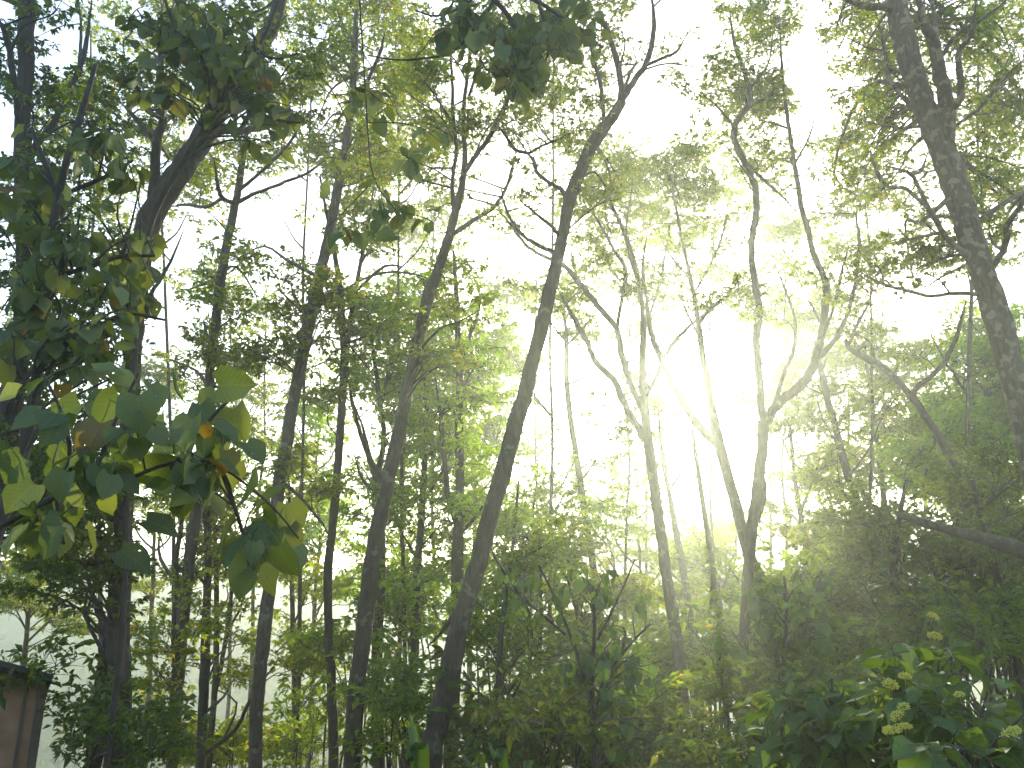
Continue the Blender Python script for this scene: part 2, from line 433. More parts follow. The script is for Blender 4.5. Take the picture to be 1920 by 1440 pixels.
STATS = {'sprays': 0}
def grow_crown(crown, anchors, arad, d, rs, tubes, place, dspread=1.8, cluster=5, gaps=True, limit=4.5):
    """crown: list of (px, py, rx, ry, n): n branchlets within that ellipse, about d metres ahead.
       They are gathered in clusters; each cluster hangs on a side branch that leaves the nearest limb below it."""
    for (cx, cy_, rx, ry, n) in crown:
        nc = max(1, int(round(n / cluster)))
        for _ in range(nc):
            for tr in range(8):
                a = rs.rand() * 6.283; r = math.sqrt(rs.rand())
                dd = d + dspread * rs.uniform(-1, 1)
                c = P(cx + rx * r * math.cos(a), cy_ + ry * r * math.sin(a), dd)
                if not gaps or not in_gap(c, 1.3): break
            else: continue
            dist = np.linalg.norm(anchors - c, axis=1) + np.where(anchors[:, 2] > c[2] - .1, .8, 0)
            k = int(np.argmin(dist * rs.uniform(.8, 1.25, len(dist))))
            A = anchors[k]
            v = c - A; ln = np.linalg.norm(v)
            if ln > limit:
                A = c - v / ln * limit; v = c - A; ln = limit
                k2 = None
            mid1 = A + v * .35 + np.array([0, 0, .10 * ln]) + rs.randn(3) * .05 * ln
            mid2 = A + v * .70 + np.array([0, 0, .09 * ln]) + rs.randn(3) * .06 * ln
            r0 = min(arad[k] * .6, .006 + .009 * ln)
            bp_, br = smooth_line([A, mid1, mid2, c], [r0, r0 * .75, r0 * .5, r0 * .25], 3)
            tubes.add(bp_, br, 5, cap=False)
            m = max(1, int(rs.poisson(cluster)))
            for q in range(m):
                t = rs.uniform(.45, 1.0)
                b = bp_[int(t * (len(bp_) - 1))]
                az = rs.rand() * 6.283
                dirv = norm(norm(v) * .5 + np.array([math.cos(az), math.sin(az), rs.uniform(-.15, .5)]))
                e = place(b, dirv, rs)
                STATS['sprays'] += 1

def base_extend(pts, rad, d, lean=0.0):
    """carry a trunk on down from the last traced point to the ground"""
    p = pts[-1].copy(); r = rad[-1]
    x, y = p[0], p[1]
    g = float(ground_h(x, y))
    if p[2] > g:
        steps = max(2, int((p[2] - g) / 1.2))
        out = []; ro = []
        for i in range(1, steps + 1):
            t = i / steps
            out.append([x + lean * t, y, p[2] + (g - .25 - p[2]) * t]); ro.append(r * (1 + .35 * t ** 3))
        pts = np.vstack([pts, out]); rad = np.concatenate([rad, ro])
    return pts, rad

def build_tree(name, label, d, trunk, limbs=(), crown=(), lmat='canopy', bmat='bark', group=None, seed=0, cat='tree',
               leaf_px=9.8, dspread=1.8, cluster=3.6, tilt=0.0, thin=1.0, density=1.0, sides=12, gaps=True, ext=True, crown_dd=.7, limb_dd=1.4, fat=1.0):
    rs = np.random.RandomState(seed + 17)
    # trunk: traced top to bottom; tilt carries the top away from (or towards) the camera
    n = len(trunk)
    pts = np.array([P(x, y, d + tilt * (1 - i / (n - 1))) for i, (x, y, w) in enumerate(trunk)])
    rad = np.array([w * .485 * fat * S(x, y, d) for (x, y, w) in trunk])
    if ext: pts, rad = base_extend(pts, rad, d)
    base = pts[-1].copy()
    root = thing(name, label, cat, base, group)
    sp_, sr = smooth_line(pts, rad, 5)
    sp_ = sp_ + rs.randn(*sp_.shape) * sr[:, None] * .04
    tb = Tubes(); tb.add(sp_, sr, sides, .09, seed)
    link('trunk', tb.mesh('trunk', M[bmat], base), root)
    A = [sp_]; AR = [sr]
    lim3 = []
    for li, lb in enumerate(limbs):
        x0, y0 = lb[0][0], lb[0][1]
        # depth where the limb starts: that of the nearest trunk or earlier limb point
        allp = np.concatenate(A)
        target = np.array([P(x0, y0, q[1]) for q in allp[::2]])
        k = int(np.argmin(np.linalg.norm(allp[::2] - target, axis=1)))
        d0 = allp[::2][k][1]
        dd = rs.uniform(-limb_dd, limb_dd)
        m = len(lb)
        lp = np.array([P(x, y, d0 + dd * i / (m - 1)) for i, (x, y, w) in enumerate(lb)])
        lr = np.array([w * .50 * fat * S(x, y, d0) for (x, y, w) in lb])
        lr[-1] *= .35
        lp[0] = lp[0] * .5 + allp[::2][k] * .5
        lsp, lsr = smooth_line(lp, lr, 5)
        lsp[1:] += rs.randn(len(lsp) - 1, 3) * lsr[1:, None] * .12
        t2 = Tubes(); t2.add(lsp, lsr, 8, .08, seed + li)
        link('limb', t2.mesh('limb', M[bmat], base), root)
        A.append(lsp); AR.append(lsr)
    anchors = np.concatenate(A); ar = np.concatenate(AR)
    if crown:
        fo = Foliage(); tubes = Tubes()
        leafsize = leaf_px * .0006667 * d            # leaf length in metres at this distance
        size = leafsize / .15
        def place(b, dirv, rs):
            s_ = size * rs.uniform(.75, 1.2)
            if gaps and in_gap(b + dirv * s_ * .6, .85): return
            fo.spray(b, dirv, s_, rs, thin)
        cr = [(a, b, c, e, n_ * density) for (a, b, c, e, n_) in crown]
        grow_crown(cr, anchors, ar, d + crown_dd, rs, tubes, place, dspread, cluster, gaps)
        if tubes.V: tag(link('branches', tubes.mesh('branches', M[bmat], base), root), kind='stuff')
        if fo.L: tag(link('crown', fo.mesh('crown', M[lmat], M['twig'], base), root), kind='stuff')
    return root

# ------------------------------------------------------------------ the traced trees
TREES = []
def T(*a, **k): TREES.append((a, k))

T('tree', 'dark thick trunk at the left edge, forking upward behind the big leaves', 6.0,
  [(52, -60, 28), (50, 20, 30), (48, 120, 29), (42, 230, 28), (44, 350, 31), (46, 460, 34), (48, 560, 36), (32, 680, 40), (12, 800, 42), (-10, 920, 46), (-30, 1100, 50), (-40, 1440, 56)],
  [[(44, 260, 18), (30, 180, 12), (14, 80, 10), (-15, 10, 8)], [(45, 470, 22), (85, 420, 18), (120, 385, 17), (105, 330, 13), (75, 290, 12), (60, 250, 10)],
   [(48, 300, 14), (100, 230, 12), (135, 160, 11), (160, 90, 10), (172, 0, 8)], [(150, 120, 6), (152, 60, 6), (146, -20, 5)],
   [(46, 560, 16), (95, 520, 12), (135, 470, 9), (150, 400, 6)], [(10, 800, 20), (60, 880, 12), (40, 980, 8)]],
  [(30, 60, 90, 100, 60), (130, 180, 110, 80, 70), (60, 420, 110, 120, 90), (120, 600, 110, 110, 110), (60, 800, 110, 110, 110), (60, 960, 120, 80, 110), (60, 900, 100, 100, 90)],
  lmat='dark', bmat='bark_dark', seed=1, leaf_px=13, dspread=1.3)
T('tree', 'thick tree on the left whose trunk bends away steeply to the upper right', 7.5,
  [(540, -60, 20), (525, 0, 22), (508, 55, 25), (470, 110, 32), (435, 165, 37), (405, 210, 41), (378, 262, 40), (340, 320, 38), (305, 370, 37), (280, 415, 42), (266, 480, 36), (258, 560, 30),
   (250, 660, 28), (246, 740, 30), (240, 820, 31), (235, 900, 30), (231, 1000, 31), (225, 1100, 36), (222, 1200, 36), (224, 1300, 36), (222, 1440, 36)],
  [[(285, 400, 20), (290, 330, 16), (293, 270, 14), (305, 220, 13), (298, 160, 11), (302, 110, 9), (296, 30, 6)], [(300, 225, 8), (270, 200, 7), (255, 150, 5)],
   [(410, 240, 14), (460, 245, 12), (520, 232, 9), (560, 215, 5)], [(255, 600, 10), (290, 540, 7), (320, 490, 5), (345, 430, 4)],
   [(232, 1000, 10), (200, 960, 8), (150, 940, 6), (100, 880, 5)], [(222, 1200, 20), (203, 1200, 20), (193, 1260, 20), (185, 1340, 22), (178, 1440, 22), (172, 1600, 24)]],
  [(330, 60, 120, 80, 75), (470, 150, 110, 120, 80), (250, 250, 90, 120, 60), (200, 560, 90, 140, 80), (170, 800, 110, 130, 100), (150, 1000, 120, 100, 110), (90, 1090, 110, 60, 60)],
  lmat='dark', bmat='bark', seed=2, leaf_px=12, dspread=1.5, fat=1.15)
T('tree', 'slim tree with a smooth curving trunk, its low branch arching left against open sky', 11,
  [(462, 250, 8), (455, 300, 13), (447, 355, 14), (435, 410, 15), (421, 480, 18), (412, 540, 20), (402, 620, 18), (395, 690, 17), (391, 760, 19), (384, 840, 20), (373, 930, 22), (360, 1010, 22),
   (350, 1100, 24), (340, 1190, 24), (332, 1290, 23), (322, 1440, 23)],
  [[(447, 360, 8), (475, 335, 6), (505, 308, 6), (545, 265, 5), (575, 205, 4)], [(446, 383, 8), (480, 362, 6), (525, 345, 6), (575, 325, 5), (610, 300, 4)],
   [(443, 383, 8), (418, 372, 8), (408, 345, 7), (402, 300, 6)], [(411, 373, 7), (388, 388, 7), (350, 384, 6), (318, 388, 5)], [(346, 1080, 10), (330, 1060, 9), (338, 1000, 9), (345, 930, 7), (348, 860, 5)],
   [(322, 1250, 10), (326, 1180, 10), (330, 1100, 9), (334, 1050, 8)]],
  [(400, 330, 90, 60, 55), (430, 450, 60, 50, 26), (340, 640, 90, 90, 60), (440, 640, 80, 120, 60), (330, 1060, 90, 60, 55), (290, 1240, 60, 60, 40), (360, 1180, 60, 60, 30)],
  seed=3)
T('tree', 'straight dark trunk just right of the slim curving tree, low on the left', 12,
  [(372, 780, 8), (376, 860, 12), (386, 950, 14), (390, 1040, 14), (388, 1130, 16), (384, 1240, 18), (380, 1340, 19), (375, 1440, 20)],
  [[(385, 960, 7), (360, 900, 6), (340, 860, 5)], [(388, 1110, 6), (360, 1060, 5), (340, 1000, 4)], [(384, 1420, 9), (440, 1370, 8), (470, 1310, 7), (520, 1240, 4)]],
  [(400, 900, 80, 100, 60), (340, 980, 70, 70, 30), (470, 1260, 70, 60, 40), (420, 1000, 60, 80, 35)], seed=4, bmat='bark_dark')
T('tree', 'narrow twin stemmed tree splitting into a V beside the dark left trunk', 13,
  [(400, 940, 5), (403, 1010, 8), (406, 1100, 10), (406, 1200, 11), (402, 1300, 11), (394, 1400, 12), (390, 1460, 12)],
  [[(403, 1310, 9), (418, 1230, 9), (430, 1150, 8), (436, 1080, 7), (440, 1000, 4)], [(425, 1190, 5), (450, 1140, 4), (462, 1090, 3)]],
  [(440, 1050, 60, 70, 45), (400, 940, 50, 60, 30), (450, 1180, 40, 40, 16)], seed=5)
T('tree', 'tall pale trunk leaning right, second from the centre left, lit along its middle', 11,
  [(672, -40, 6), (668, 30, 9), (665, 110, 12), (660, 190, 14), (650, 260, 15), (641, 310, 16), (625, 400, 18), (608, 480, 21), (594, 545, 23), (578, 610, 24), (563, 690, 23), (549, 760, 24), (537, 830, 24),
   (524, 905, 24), (516, 990, 24), (510, 1060, 25), (500, 1150, 25), (489, 1240, 26), (481, 1340, 26), (478, 1440, 27)],
  [[(662, 200, 8), (690, 150, 7), (712, 100, 6), (722, 60, 5)], [(668, 90, 6), (640, 40, 5), (625, -10, 4)], [(595, 560, 7), (640, 545, 5), (690, 520, 5), (735, 510, 5), (780, 515, 4), (810, 525, 3)],
   [(520, 900, 6), (560, 930, 6), (600, 975, 5), (620, 1010, 4)], [(578, 600, 5), (540, 560, 4), (500, 520, 3)], [(665, 130, 5), (630, 100, 4), (590, 90, 3)]],
  [(660, 80, 100, 90, 95), (560, 110, 80, 70, 45), (740, 170, 80, 90, 60), (620, 330, 110, 90, 90), (500, 520, 80, 60, 30), (520, 650, 90, 80, 55), (620, 560, 70, 80, 45), (560, 900, 70, 80, 30)],
  seed=6, bmat='bark_pale')
T('tree', 'very slim bare lower stem standing in front of the valley, left of centre', 17,
  [(540, 860, 4), (543, 960, 7), (547, 1080, 9), (550, 1200, 10), (552, 1300, 10), (552, 1440, 11)],
  [[(548, 1180, 4), (575, 1110, 4), (590, 1060, 3)], [(551, 1270, 4), (590, 1240, 4), (620, 1180, 3)]],
  [(540, 900, 80, 70, 55), (580, 1080, 50, 60, 35), (580, 1230, 50, 50, 30), (510, 1200, 40, 60, 20)], seed=7, bmat='bark_dark')
T('tree', 'dark knotty trunk leaning slightly, forked in the shape of a narrow Y near mid height', 13,
  [(600, 330, 4), (612, 400, 6), (624, 460, 8), (635, 520, 11), (641, 600, 14), (646, 680, 15), (641, 760, 15), (636, 840, 16), (630, 920, 17), (622, 1000, 15), (615, 1080, 17), (617, 1200, 17), (622, 1300, 18), (626, 1440, 19)],
  [[(646, 690, 10), (655, 610, 10), (668, 540, 9), (680, 470, 8), (692, 410, 7), (702, 340, 5)], [(668, 540, 6), (720, 500, 6), (760, 500, 5)]],
  [(620, 380, 70, 80, 45), (700, 330, 80, 80, 65), (690, 450, 70, 70, 50), (600, 700, 60, 110, 45), (690, 640, 60, 90, 55)], seed=8, bmat='bark_dark')
T('tree', 'forked dark tree behind the fourth trunk, its two arms spreading like antlers', 14,
  [(690, 590, 5), (700, 660, 7), (710, 740, 9), (720, 820, 10), (708, 900, 15), (711, 980, 20), (713, 1080, 22), (708, 1200, 22), (706, 1320, 22), (711, 1440, 23)],
  [[(706, 910, 11), (692, 860, 9), (672, 800, 9), (660, 750, 7), (650, 700, 5)], [(712, 760, 6), (728, 700, 6), (740, 640, 5), (745, 590, 4)], [(708, 920, 6), (680, 900, 5), (660, 840, 4)]],
  [(690, 600, 70, 70, 60), (740, 640, 60, 90, 55), (650, 740, 50, 60, 26), (760, 800, 60, 80, 60), (700, 940, 60, 60, 40)], seed=9, lmat='fresh')
T('tree', 'long dark trunk leaning to the right that forks high into slender upright limbs', 10,
  [(868, 240, 8), (872, 290, 11), (866, 350, 13), (853, 400, 16), (838, 455, 19), (820, 512, 21), (801, 562, 22), (786, 630, 22), (772, 690, 23), (757, 760, 24), (742, 840, 26), (723, 920, 29),
   (707, 1000, 31), (693, 1090, 32), (681, 1190, 32), (668, 1300, 33), (660, 1440, 35)],
  [[(869, 250, 8), (870, 200, 8), (877, 140, 7), (882, 70, 6), (880, -20, 5)], [(872, 320, 10), (900, 282, 9), (928, 238, 10), (948, 195, 9), (962, 150, 8), (975, 90, 6), (990, 20, 4)],
   [(852, 400, 9), (848, 340, 8), (856, 280, 7), (850, 220, 7), (848, 150, 6), (842, 60, 5)], [(855, 445, 9), (890, 412, 9), (925, 388, 8), (948, 355, 7), (962, 310, 6), (968, 290, 5)],
   [(925, 380, 4), (905, 378, 4), (880, 368, 3), (895, 350, 3)], [(728, 900, 8), (700, 870, 7), (680, 800, 6), (665, 760, 5)], [(885, 180, 6), (900, 110, 5), (905, 40, 4)]],
  [(870, 60, 90, 70, 75), (950, 110, 80, 80, 55), (800, 100, 80, 80, 75), (820, 250, 70, 70, 50), (950, 260, 60, 50, 32), (780, 350, 70, 80, 50), (850, 560, 80, 60, 35), (830, 650, 80, 70, 50)],
  seed=10, bmat='bark')
T('tree', 'thin dark trunk rising straight up between the two big leaning trunks', 14,
  [(796, 700, 4), (800, 780, 8), (796, 870, 12), (791, 960, 14), (784, 1050, 14), (778, 1150, 14), (776, 1250, 15), (779, 1350, 15), (782, 1440, 16)],
  [[(793, 940, 5), (820, 900, 5), (845, 850, 4)], [(785, 1060, 6), (760, 1010, 5), (740, 980, 4)], [(780, 1380, 5), (740, 1310, 5), (725, 1350, 3)]],
  [(800, 720, 80, 80, 75), (830, 850, 70, 70, 55), (770, 960, 60, 60, 45), (830, 1000, 60, 70, 50), (750, 1200, 50, 60, 30)], seed=11, lmat='fresh', bmat='bark_dark')
T('tree', 'stout straight trunk behind the great leaning tree, joined to it near the ground', 12.5,
  [(850, 470, 5), (855, 540, 9), (858, 620, 12), (862, 700, 14), (861, 800, 16), (862, 890, 17), (860, 970, 20), (858, 1060, 25), (857, 1150, 27), (852, 1250, 28), (848, 1350, 30), (845, 1440, 30)],
  [[(862, 700, 6), (885, 620, 6), (900, 560, 5), (880, 500, 4)], [(860, 1000, 12), (840, 920, 11), (832, 850, 9), (826, 780, 7), (815, 700, 4)], [(861, 1010, 6), (905, 950, 5), (930, 900, 4)]],
  [(860, 480, 70, 60, 38), (880, 640, 80, 80, 60), (870, 760, 80, 70, 65), (850, 900, 80, 80, 70), (900, 1000, 60, 70, 40), (820, 1120, 60, 70, 35)], seed=12, lmat='fresh')
T('tree', 'great leaning trunk in the centre, reaching from lower left to the upper right', 8.5,
  [(1166, 190, 20), (1150, 218, 22), (1132, 240, 23), (1110, 272, 27), (1093, 312, 25), (1076, 350, 25), (1064, 392, 23), (1055, 440, 23), (1042, 500, 25), (1030, 550, 26), (1016, 610, 28), (1001, 670, 29),
   (986, 730, 30), (970, 785, 31), (955, 840, 33), (940, 895, 36), (920, 965, 32), (903, 1030, 36), (885, 1095, 36), (860, 1180, 38), (838, 1280, 42), (818, 1370, 44), (805, 1440, 48)],
  [[(1168, 200, 14), (1165, 165, 12), (1158, 120, 11), (1145, 75, 10), (1130, 42, 9), (1108, 36, 8)], [(1165, 195, 14), (1190, 150, 12), (1212, 118, 11), (1224, 70, 10), (1226, 30, 8), (1218, -30, 7)],
   [(1208, 122, 6), (1245, 108, 6), (1270, 95, 5), (1290, 60, 4)], [(1222, 8, 4), (1238, 0, 4), (1250, -20, 3)], [(1165, 180, 7), (1185, 130, 7), (1200, 115, 6)], [(1134, 240, 9), (1130, 190, 8), (1124, 150, 8), (1112, 110, 7), (1104, 70, 4)],
   [(1060, 392, 9), (1056, 360, 9), (1030, 342, 8), (1008, 325, 8), (1000, 300, 7), (985, 285, 7)], [(985, 285, 7), (965, 280, 6), (945, 250, 5), (930, 230, 4)], [(990, 288, 6), (1025, 270, 5), (1060, 255, 5), (1085, 235, 4)],
   [(1042, 478, 10), (1010, 460, 8), (985, 445, 8), (962, 420, 7), (945, 380, 5), (938, 340, 4)], [(1050, 440, 8), (1035, 425, 7), (1010, 405, 6), (975, 375, 5)],
   [(1150, 230, 6), (1125, 260, 5)], [(1160, 130, 4), (1172, 85, 3), (1165, 60, 3)], [(880, 1110, 12), (840, 1170, 10), (800, 1215, 6)]],
  [(1090, 60, 80, 60, 40), (1190, 60, 50, 50, 12), (1290, 110, 60, 60, 15), (1100, 150, 60, 60, 30), (1080, 220, 90, 50, 60), (960, 230, 60, 40, 30), (1010, 370, 60, 40, 24), (940, 400, 50, 60, 12), (1140, 330, 60, 50, 25)],
  seed=13, bmat='bark', limb_dd=.8, dspread=1.2)
T('tree', 'pale many limbed tree right of the great leaner, its left limbs curving out in arcs', 13,
  [(1130, 340, 4), (1150, 390, 6), (1172, 440, 8), (1192, 500, 9), (1202, 560, 10), (1206, 620, 11), (1204, 690, 13), (1208, 760, 17), (1216, 830, 21), (1224, 890, 21), (1232, 950, 20), (1241, 1010, 21), (1248, 1070, 22),
   (1258, 1130, 22), (1268, 1200, 23), (1279, 1290, 24), (1288, 1440, 25)],
  [[(1213, 840, 14), (1195, 800, 14), (1168, 750, 13), (1150, 712, 12), (1118, 680, 11), (1100, 640, 10), (1078, 600, 9), (1050, 552, 8)], [(1203, 770, 12), (1180, 715, 12), (1165, 660, 12), (1155, 615, 12), (1120, 572, 12), (1085, 530, 11), (1058, 498, 9), (1018, 480, 7), (985, 458, 6), (950, 412, 5), (925, 385, 4)],
   [(1155, 615, 7), (1166, 560, 7), (1172, 505, 7), (1152, 470, 6), (1130, 430, 5), (1100, 380, 4)], [(1208, 745, 9), (1228, 715, 8), (1240, 680, 7), (1262, 645, 7), (1300, 605, 6), (1340, 575, 4)],
   [(1204, 620, 6), (1225, 570, 6), (1240, 520, 5), (1250, 460, 4), (1262, 400, 3)], [(1200, 540, 6), (1180, 480, 5), (1175, 420, 4), (1185, 350, 3)], [(1085, 530, 5), (1075, 490, 5), (1065, 460, 4)]],
  [(1150, 400, 80, 60, 55), (1240, 390, 80, 70, 55), (1090, 560, 60, 40, 18), (1140, 500, 60, 50, 28), (1240, 520, 60, 60, 26), (1160, 820, 60, 50, 16), (1120, 470, 50, 50, 20)],
  seed=14, bmat='bark_pale')
T('tree', 'slender tree right of the great leaner, standing alone against the bright gap', 17,
  [(1056, 570, 5), (1062, 630, 8), (1062, 700, 10), (1068, 770, 12), (1080, 850, 13), (1090, 920, 13), (1102, 1000, 14), (1115, 1080, 15), (1127, 1180, 16), (1135, 1300, 17)],
  [[(1063, 650, 4), (1090, 620, 4), (1110, 590, 3)], [(1066, 715, 4), (1090, 710, 4), (1108, 690, 3)], [(1062, 640, 4), (1030, 600, 3), (1020, 560, 3)]],
  [(1060, 600, 60, 50, 34), (1010, 690, 40, 40, 14), (1110, 640, 50, 40, 18), (1170, 760, 50, 30, 10), (1010, 570, 50, 40, 26), (1080, 870, 60, 30, 12)], seed=15)
T('tree', 'sun bleached forked tree whose trunk crosses the brightest glow and leans right at its foot', 12,
  [(1262, 360, 4), (1275, 430, 6), (1290, 500, 8), (1302, 560, 9), (1310, 610, 11), (1318, 670, 13), (1330, 740, 15), (1345, 815, 19), (1362, 885, 21), (1382, 955, 22), (1402, 1030, 23), (1422, 1100, 24), (1440, 1180, 26), (1458, 1280, 26), (1478, 1420, 28)],
  [[(1343, 838, 16), (1315, 805, 15), (1286, 765, 13), (1262, 720, 12), (1238, 670, 11), (1220, 620, 10), (1212, 560, 8), (1205, 500, 6), (1215, 430, 5)], [(1308, 605, 8), (1340, 572, 7), (1380, 545, 6), (1420, 520, 4)],
   [(1300, 555, 5), (1330, 500, 5), (1355, 440, 4), (1365, 380, 3)], [(1296, 520, 5), (1265, 490, 4), (1240, 450, 3)], [(1315, 640, 5), (1290, 590, 5), (1270, 540, 4)]],
  [(1290, 350, 80, 70, 60), (1330, 460, 80, 60, 50), (1250, 540, 50, 50, 26), (1380, 590, 50, 50, 22), (1270, 280, 60, 50, 24)],
  seed=16, bmat='bark_pale')
T('tree', 'tall two limbed tree right of the sun, one limb snaking up, one swinging right', 10.5,
  [(1432, 790, 20), (1428, 850, 22), (1420, 920, 22), (1411, 980, 20), (1405, 1050, 21), (1400, 1120, 21), (1395, 1200, 22), (1391, 1290, 23), (1392, 1360, 24), (1396, 1440, 26)],
  [[(1432, 800, 16), (1426, 745, 14), (1422, 690, 14), (1418, 640, 14), (1423, 580, 13), (1413, 515, 13), (1409, 450, 12), (1418, 400, 12), (1416, 350, 12), (1398, 308, 12), (1378, 265, 11), (1379, 232, 11), (1402, 200, 11), (1406, 172, 10), (1394, 130, 8), (1378, 85, 7), (1368, 20, 5)],
   [(1436, 795, 18), (1462, 755, 18), (1495, 728, 18), (1522, 695, 18), (1536, 645, 15), (1545, 590, 14), (1549, 530, 13), (1530, 490, 12), (1516, 435, 11), (1502, 385, 10), (1492, 320, 9), (1482, 255, 8), (1472, 190, 7), (1466, 120, 5), (1462, 40, 4)],
   [(1530, 675, 11), (1560, 645, 10), (1585, 600, 9), (1600, 550, 8), (1608, 500, 8), (1612, 450, 7), (1606, 400, 5), (1625, 360, 4)], [(1545, 640, 7), (1562, 580, 6), (1572, 540, 6), (1580, 500, 5), (1592, 460, 4)],
   [(1395, 300, 7), (1430, 335, 7), (1460, 362, 6), (1492, 395, 6)], [(1450, 770, 9), (1470, 700, 8), (1488, 655, 7), (1490, 600, 6), (1475, 550, 5), (1455, 500, 4)], [(1540, 610, 5), (1520, 570, 4), (1500, 550, 4)],
   [(1403, 200, 6), (1385, 160, 5), (1360, 130, 4)], [(1404, 170, 5), (1440, 120, 4), (1450, 60, 3)], [(1380, 240, 5), (1345, 200, 4), (1310, 170, 4)], [(1490, 310, 5), (1520, 250, 4), (1530, 200, 3)], [(1424, 860, 12), (1432, 920, 12), (1424, 980, 10)]],
  [(1370, 60, 90, 70, 85), (1460, 120, 80, 80, 70), (1330, 170, 60, 40, 36), (1420, 260, 80, 70, 60), (1470, 330, 60, 60, 28), (1590, 420, 60, 60, 26), (1350, 270, 60, 60, 34), (1600, 520, 60, 60, 36), (1460, 560, 70, 70, 36), (1540, 270, 50, 60, 20)],
  seed=17, bmat='bark', limb_dd=1.0)
T('tree', 'massive lichen mottled trunk leaning in from the right edge', 7.0,
  [(1668, -60, 38), (1676, -10, 38), (1695, 70, 41), (1716, 150, 42), (1745, 230, 46), (1778, 305, 47), (1805, 395, 47), (1830, 475, 46), (1856, 550, 48), (1882, 640, 47), (1904, 720, 48), (1928, 820, 50), (1950, 920, 52), (1972, 1060, 56), (2000, 1300, 60), (2010, 1440, 64)],
  [[(1778, 290, 32), (1776, 220, 28), (1766, 160, 24), (1752, 90, 20), (1732, 40, 16), (1712, -30, 13)], [(1690, 30, 15), (1660, 14, 14), (1620, 12, 12), (1590, 0, 10), (1560, -20, 7)],
   [(1778, 215, 15), (1798, 190, 13), (1801, 150, 12), (1798, 100, 11), (1822, 60, 9), (1830, 0, 7)], [(1760, 100, 14), (1752, 50, 11), (1748, -10, 9)], [(1775, 110, 8), (1800, 60, 8), (1850, 30, 7), (1900, -10, 5)],
   [(1730, 225, 9), (1695, 185, 8), (1668, 145, 8), (1658, 95, 6), (1650, 50, 5)], [(1815, 490, 12), (1780, 450, 11), (1752, 410, 10), (1722, 350, 8), (1706, 325, 7), (1660, 310, 6)], [(1706, 328, 6), (1728, 318, 6), (1740, 285, 5)],
   [(1745, 395, 7), (1700, 355, 7), (1665, 350, 6), (1640, 310, 6), (1632, 280, 4)], [(1838, 558, 9), (1790, 550, 8), (1745, 555, 7), (1700, 545, 7), (1650, 530, 6), (1612, 510, 5)],
   [(1862, 510, 13), (1885, 460, 11), (1890, 420, 10), (1925, 370, 9), (1960, 300, 8)], [(1735, 245, 5), (1690, 240, 5), (1620, 228, 4)], [(1800, 240, 7), (1840, 200, 6), (1880, 150, 5), (1920, 110, 4)]],
  [(1620, 90, 70, 70, 55), (1560, 60, 40, 40, 14), (1660, 190, 70, 60, 55), (1610, 240, 60, 50, 40), (1680, 260, 60, 40, 36), (1860, 100, 90, 100, 120), (1880, 280, 80, 90, 110), (1760, 60, 90, 70, 60), (1640, 400, 70, 30, 22), (1700, 540, 80, 30, 20), (1760, 470, 60, 40, 26), (1860, 420, 80, 60, 60), (1600, 320, 60, 50, 24), (1650, 560, 60, 50, 22)],
  seed=18, bmat='bark_lichen', lmat='canopy', dspread=1.4, limb_dd=.8, leaf_px=12, crown_dd=1.7)
T('tree', 'dark trunk slanting down to the right below the snaking tree, crown thin', 14,
  [(1528, 640, 5), (1538, 690, 11), (1550, 740, 13), (1565, 795, 14), (1577, 845, 14), (1590, 890, 16), (1605, 935, 16), (1624, 985, 16), (1648, 1050, 17), (1675, 1130, 17), (1700, 1220, 18), (1725, 1330, 18)],
  [[(1575, 840, 5), (1545, 790, 4), (1530, 740, 3)], [(1590, 890, 5), (1630, 840, 4), (1650, 790, 4)], [(1620, 970, 6), (1580, 920, 4), (1570, 880, 3)]],
  [(1540, 720, 70, 50, 36), (1600, 800, 60, 60, 42), (1540, 850, 50, 50, 30), (1560, 960, 50, 40, 24)], seed=19)
T('tree', 'crooked hooked tree on the right with one bare arm rising to the sky', 11,
  [(1586, 636, 7), (1592, 652, 10), (1620, 670, 12), (1655, 688, 13), (1690, 722, 13), (1718, 755, 13), (1748, 800, 14), (1778, 848, 15), (1800, 890, 15), (1822, 945, 15), (1842, 1000, 16), (1868, 1080, 18), (1895, 1180, 18), (1915, 1320, 20)],
  [[(1715, 752, 10), (1716, 728, 10), (1750, 702, 9), (1775, 672, 9), (1795, 625, 8), (1812, 562, 6)], [(1592, 645, 6), (1612, 600, 6), (1628, 570, 5), (1640, 530, 4)], [(1750, 800, 5), (1752, 830, 5), (1742, 850, 4)], [(1840, 990, 8), (1800, 950, 6), (1770, 930, 4)]],
  [(1640, 620, 60, 30, 14), (1690, 660, 50, 30, 14), (1830, 900, 70, 60, 50)], seed=20, bmat='bark', dspread=1.0)
T('tree', 'small slender tree with upswept twigs just right of the two limbed tree', 17,
  [(1478, 760, 4), (1484, 830, 7), (1491, 900, 9), (1500, 960, 10), (1510, 1020, 11), (1520, 1090, 12), (1530, 1170, 13), (1538, 1270, 14)],
  [[(1500, 960, 4), (1525, 900, 4), (1540, 850, 3)], [(1488, 870, 4), (1465, 820, 3), (1455, 780, 3)], [(1512, 1030, 5), (1480, 990, 4), (1450, 975, 3)]],
  [(1480, 800, 60, 60, 50), (1520, 880, 50, 50, 40), (1470, 940, 40, 50, 24), (1500, 1010, 60, 30, 24)], seed=21)
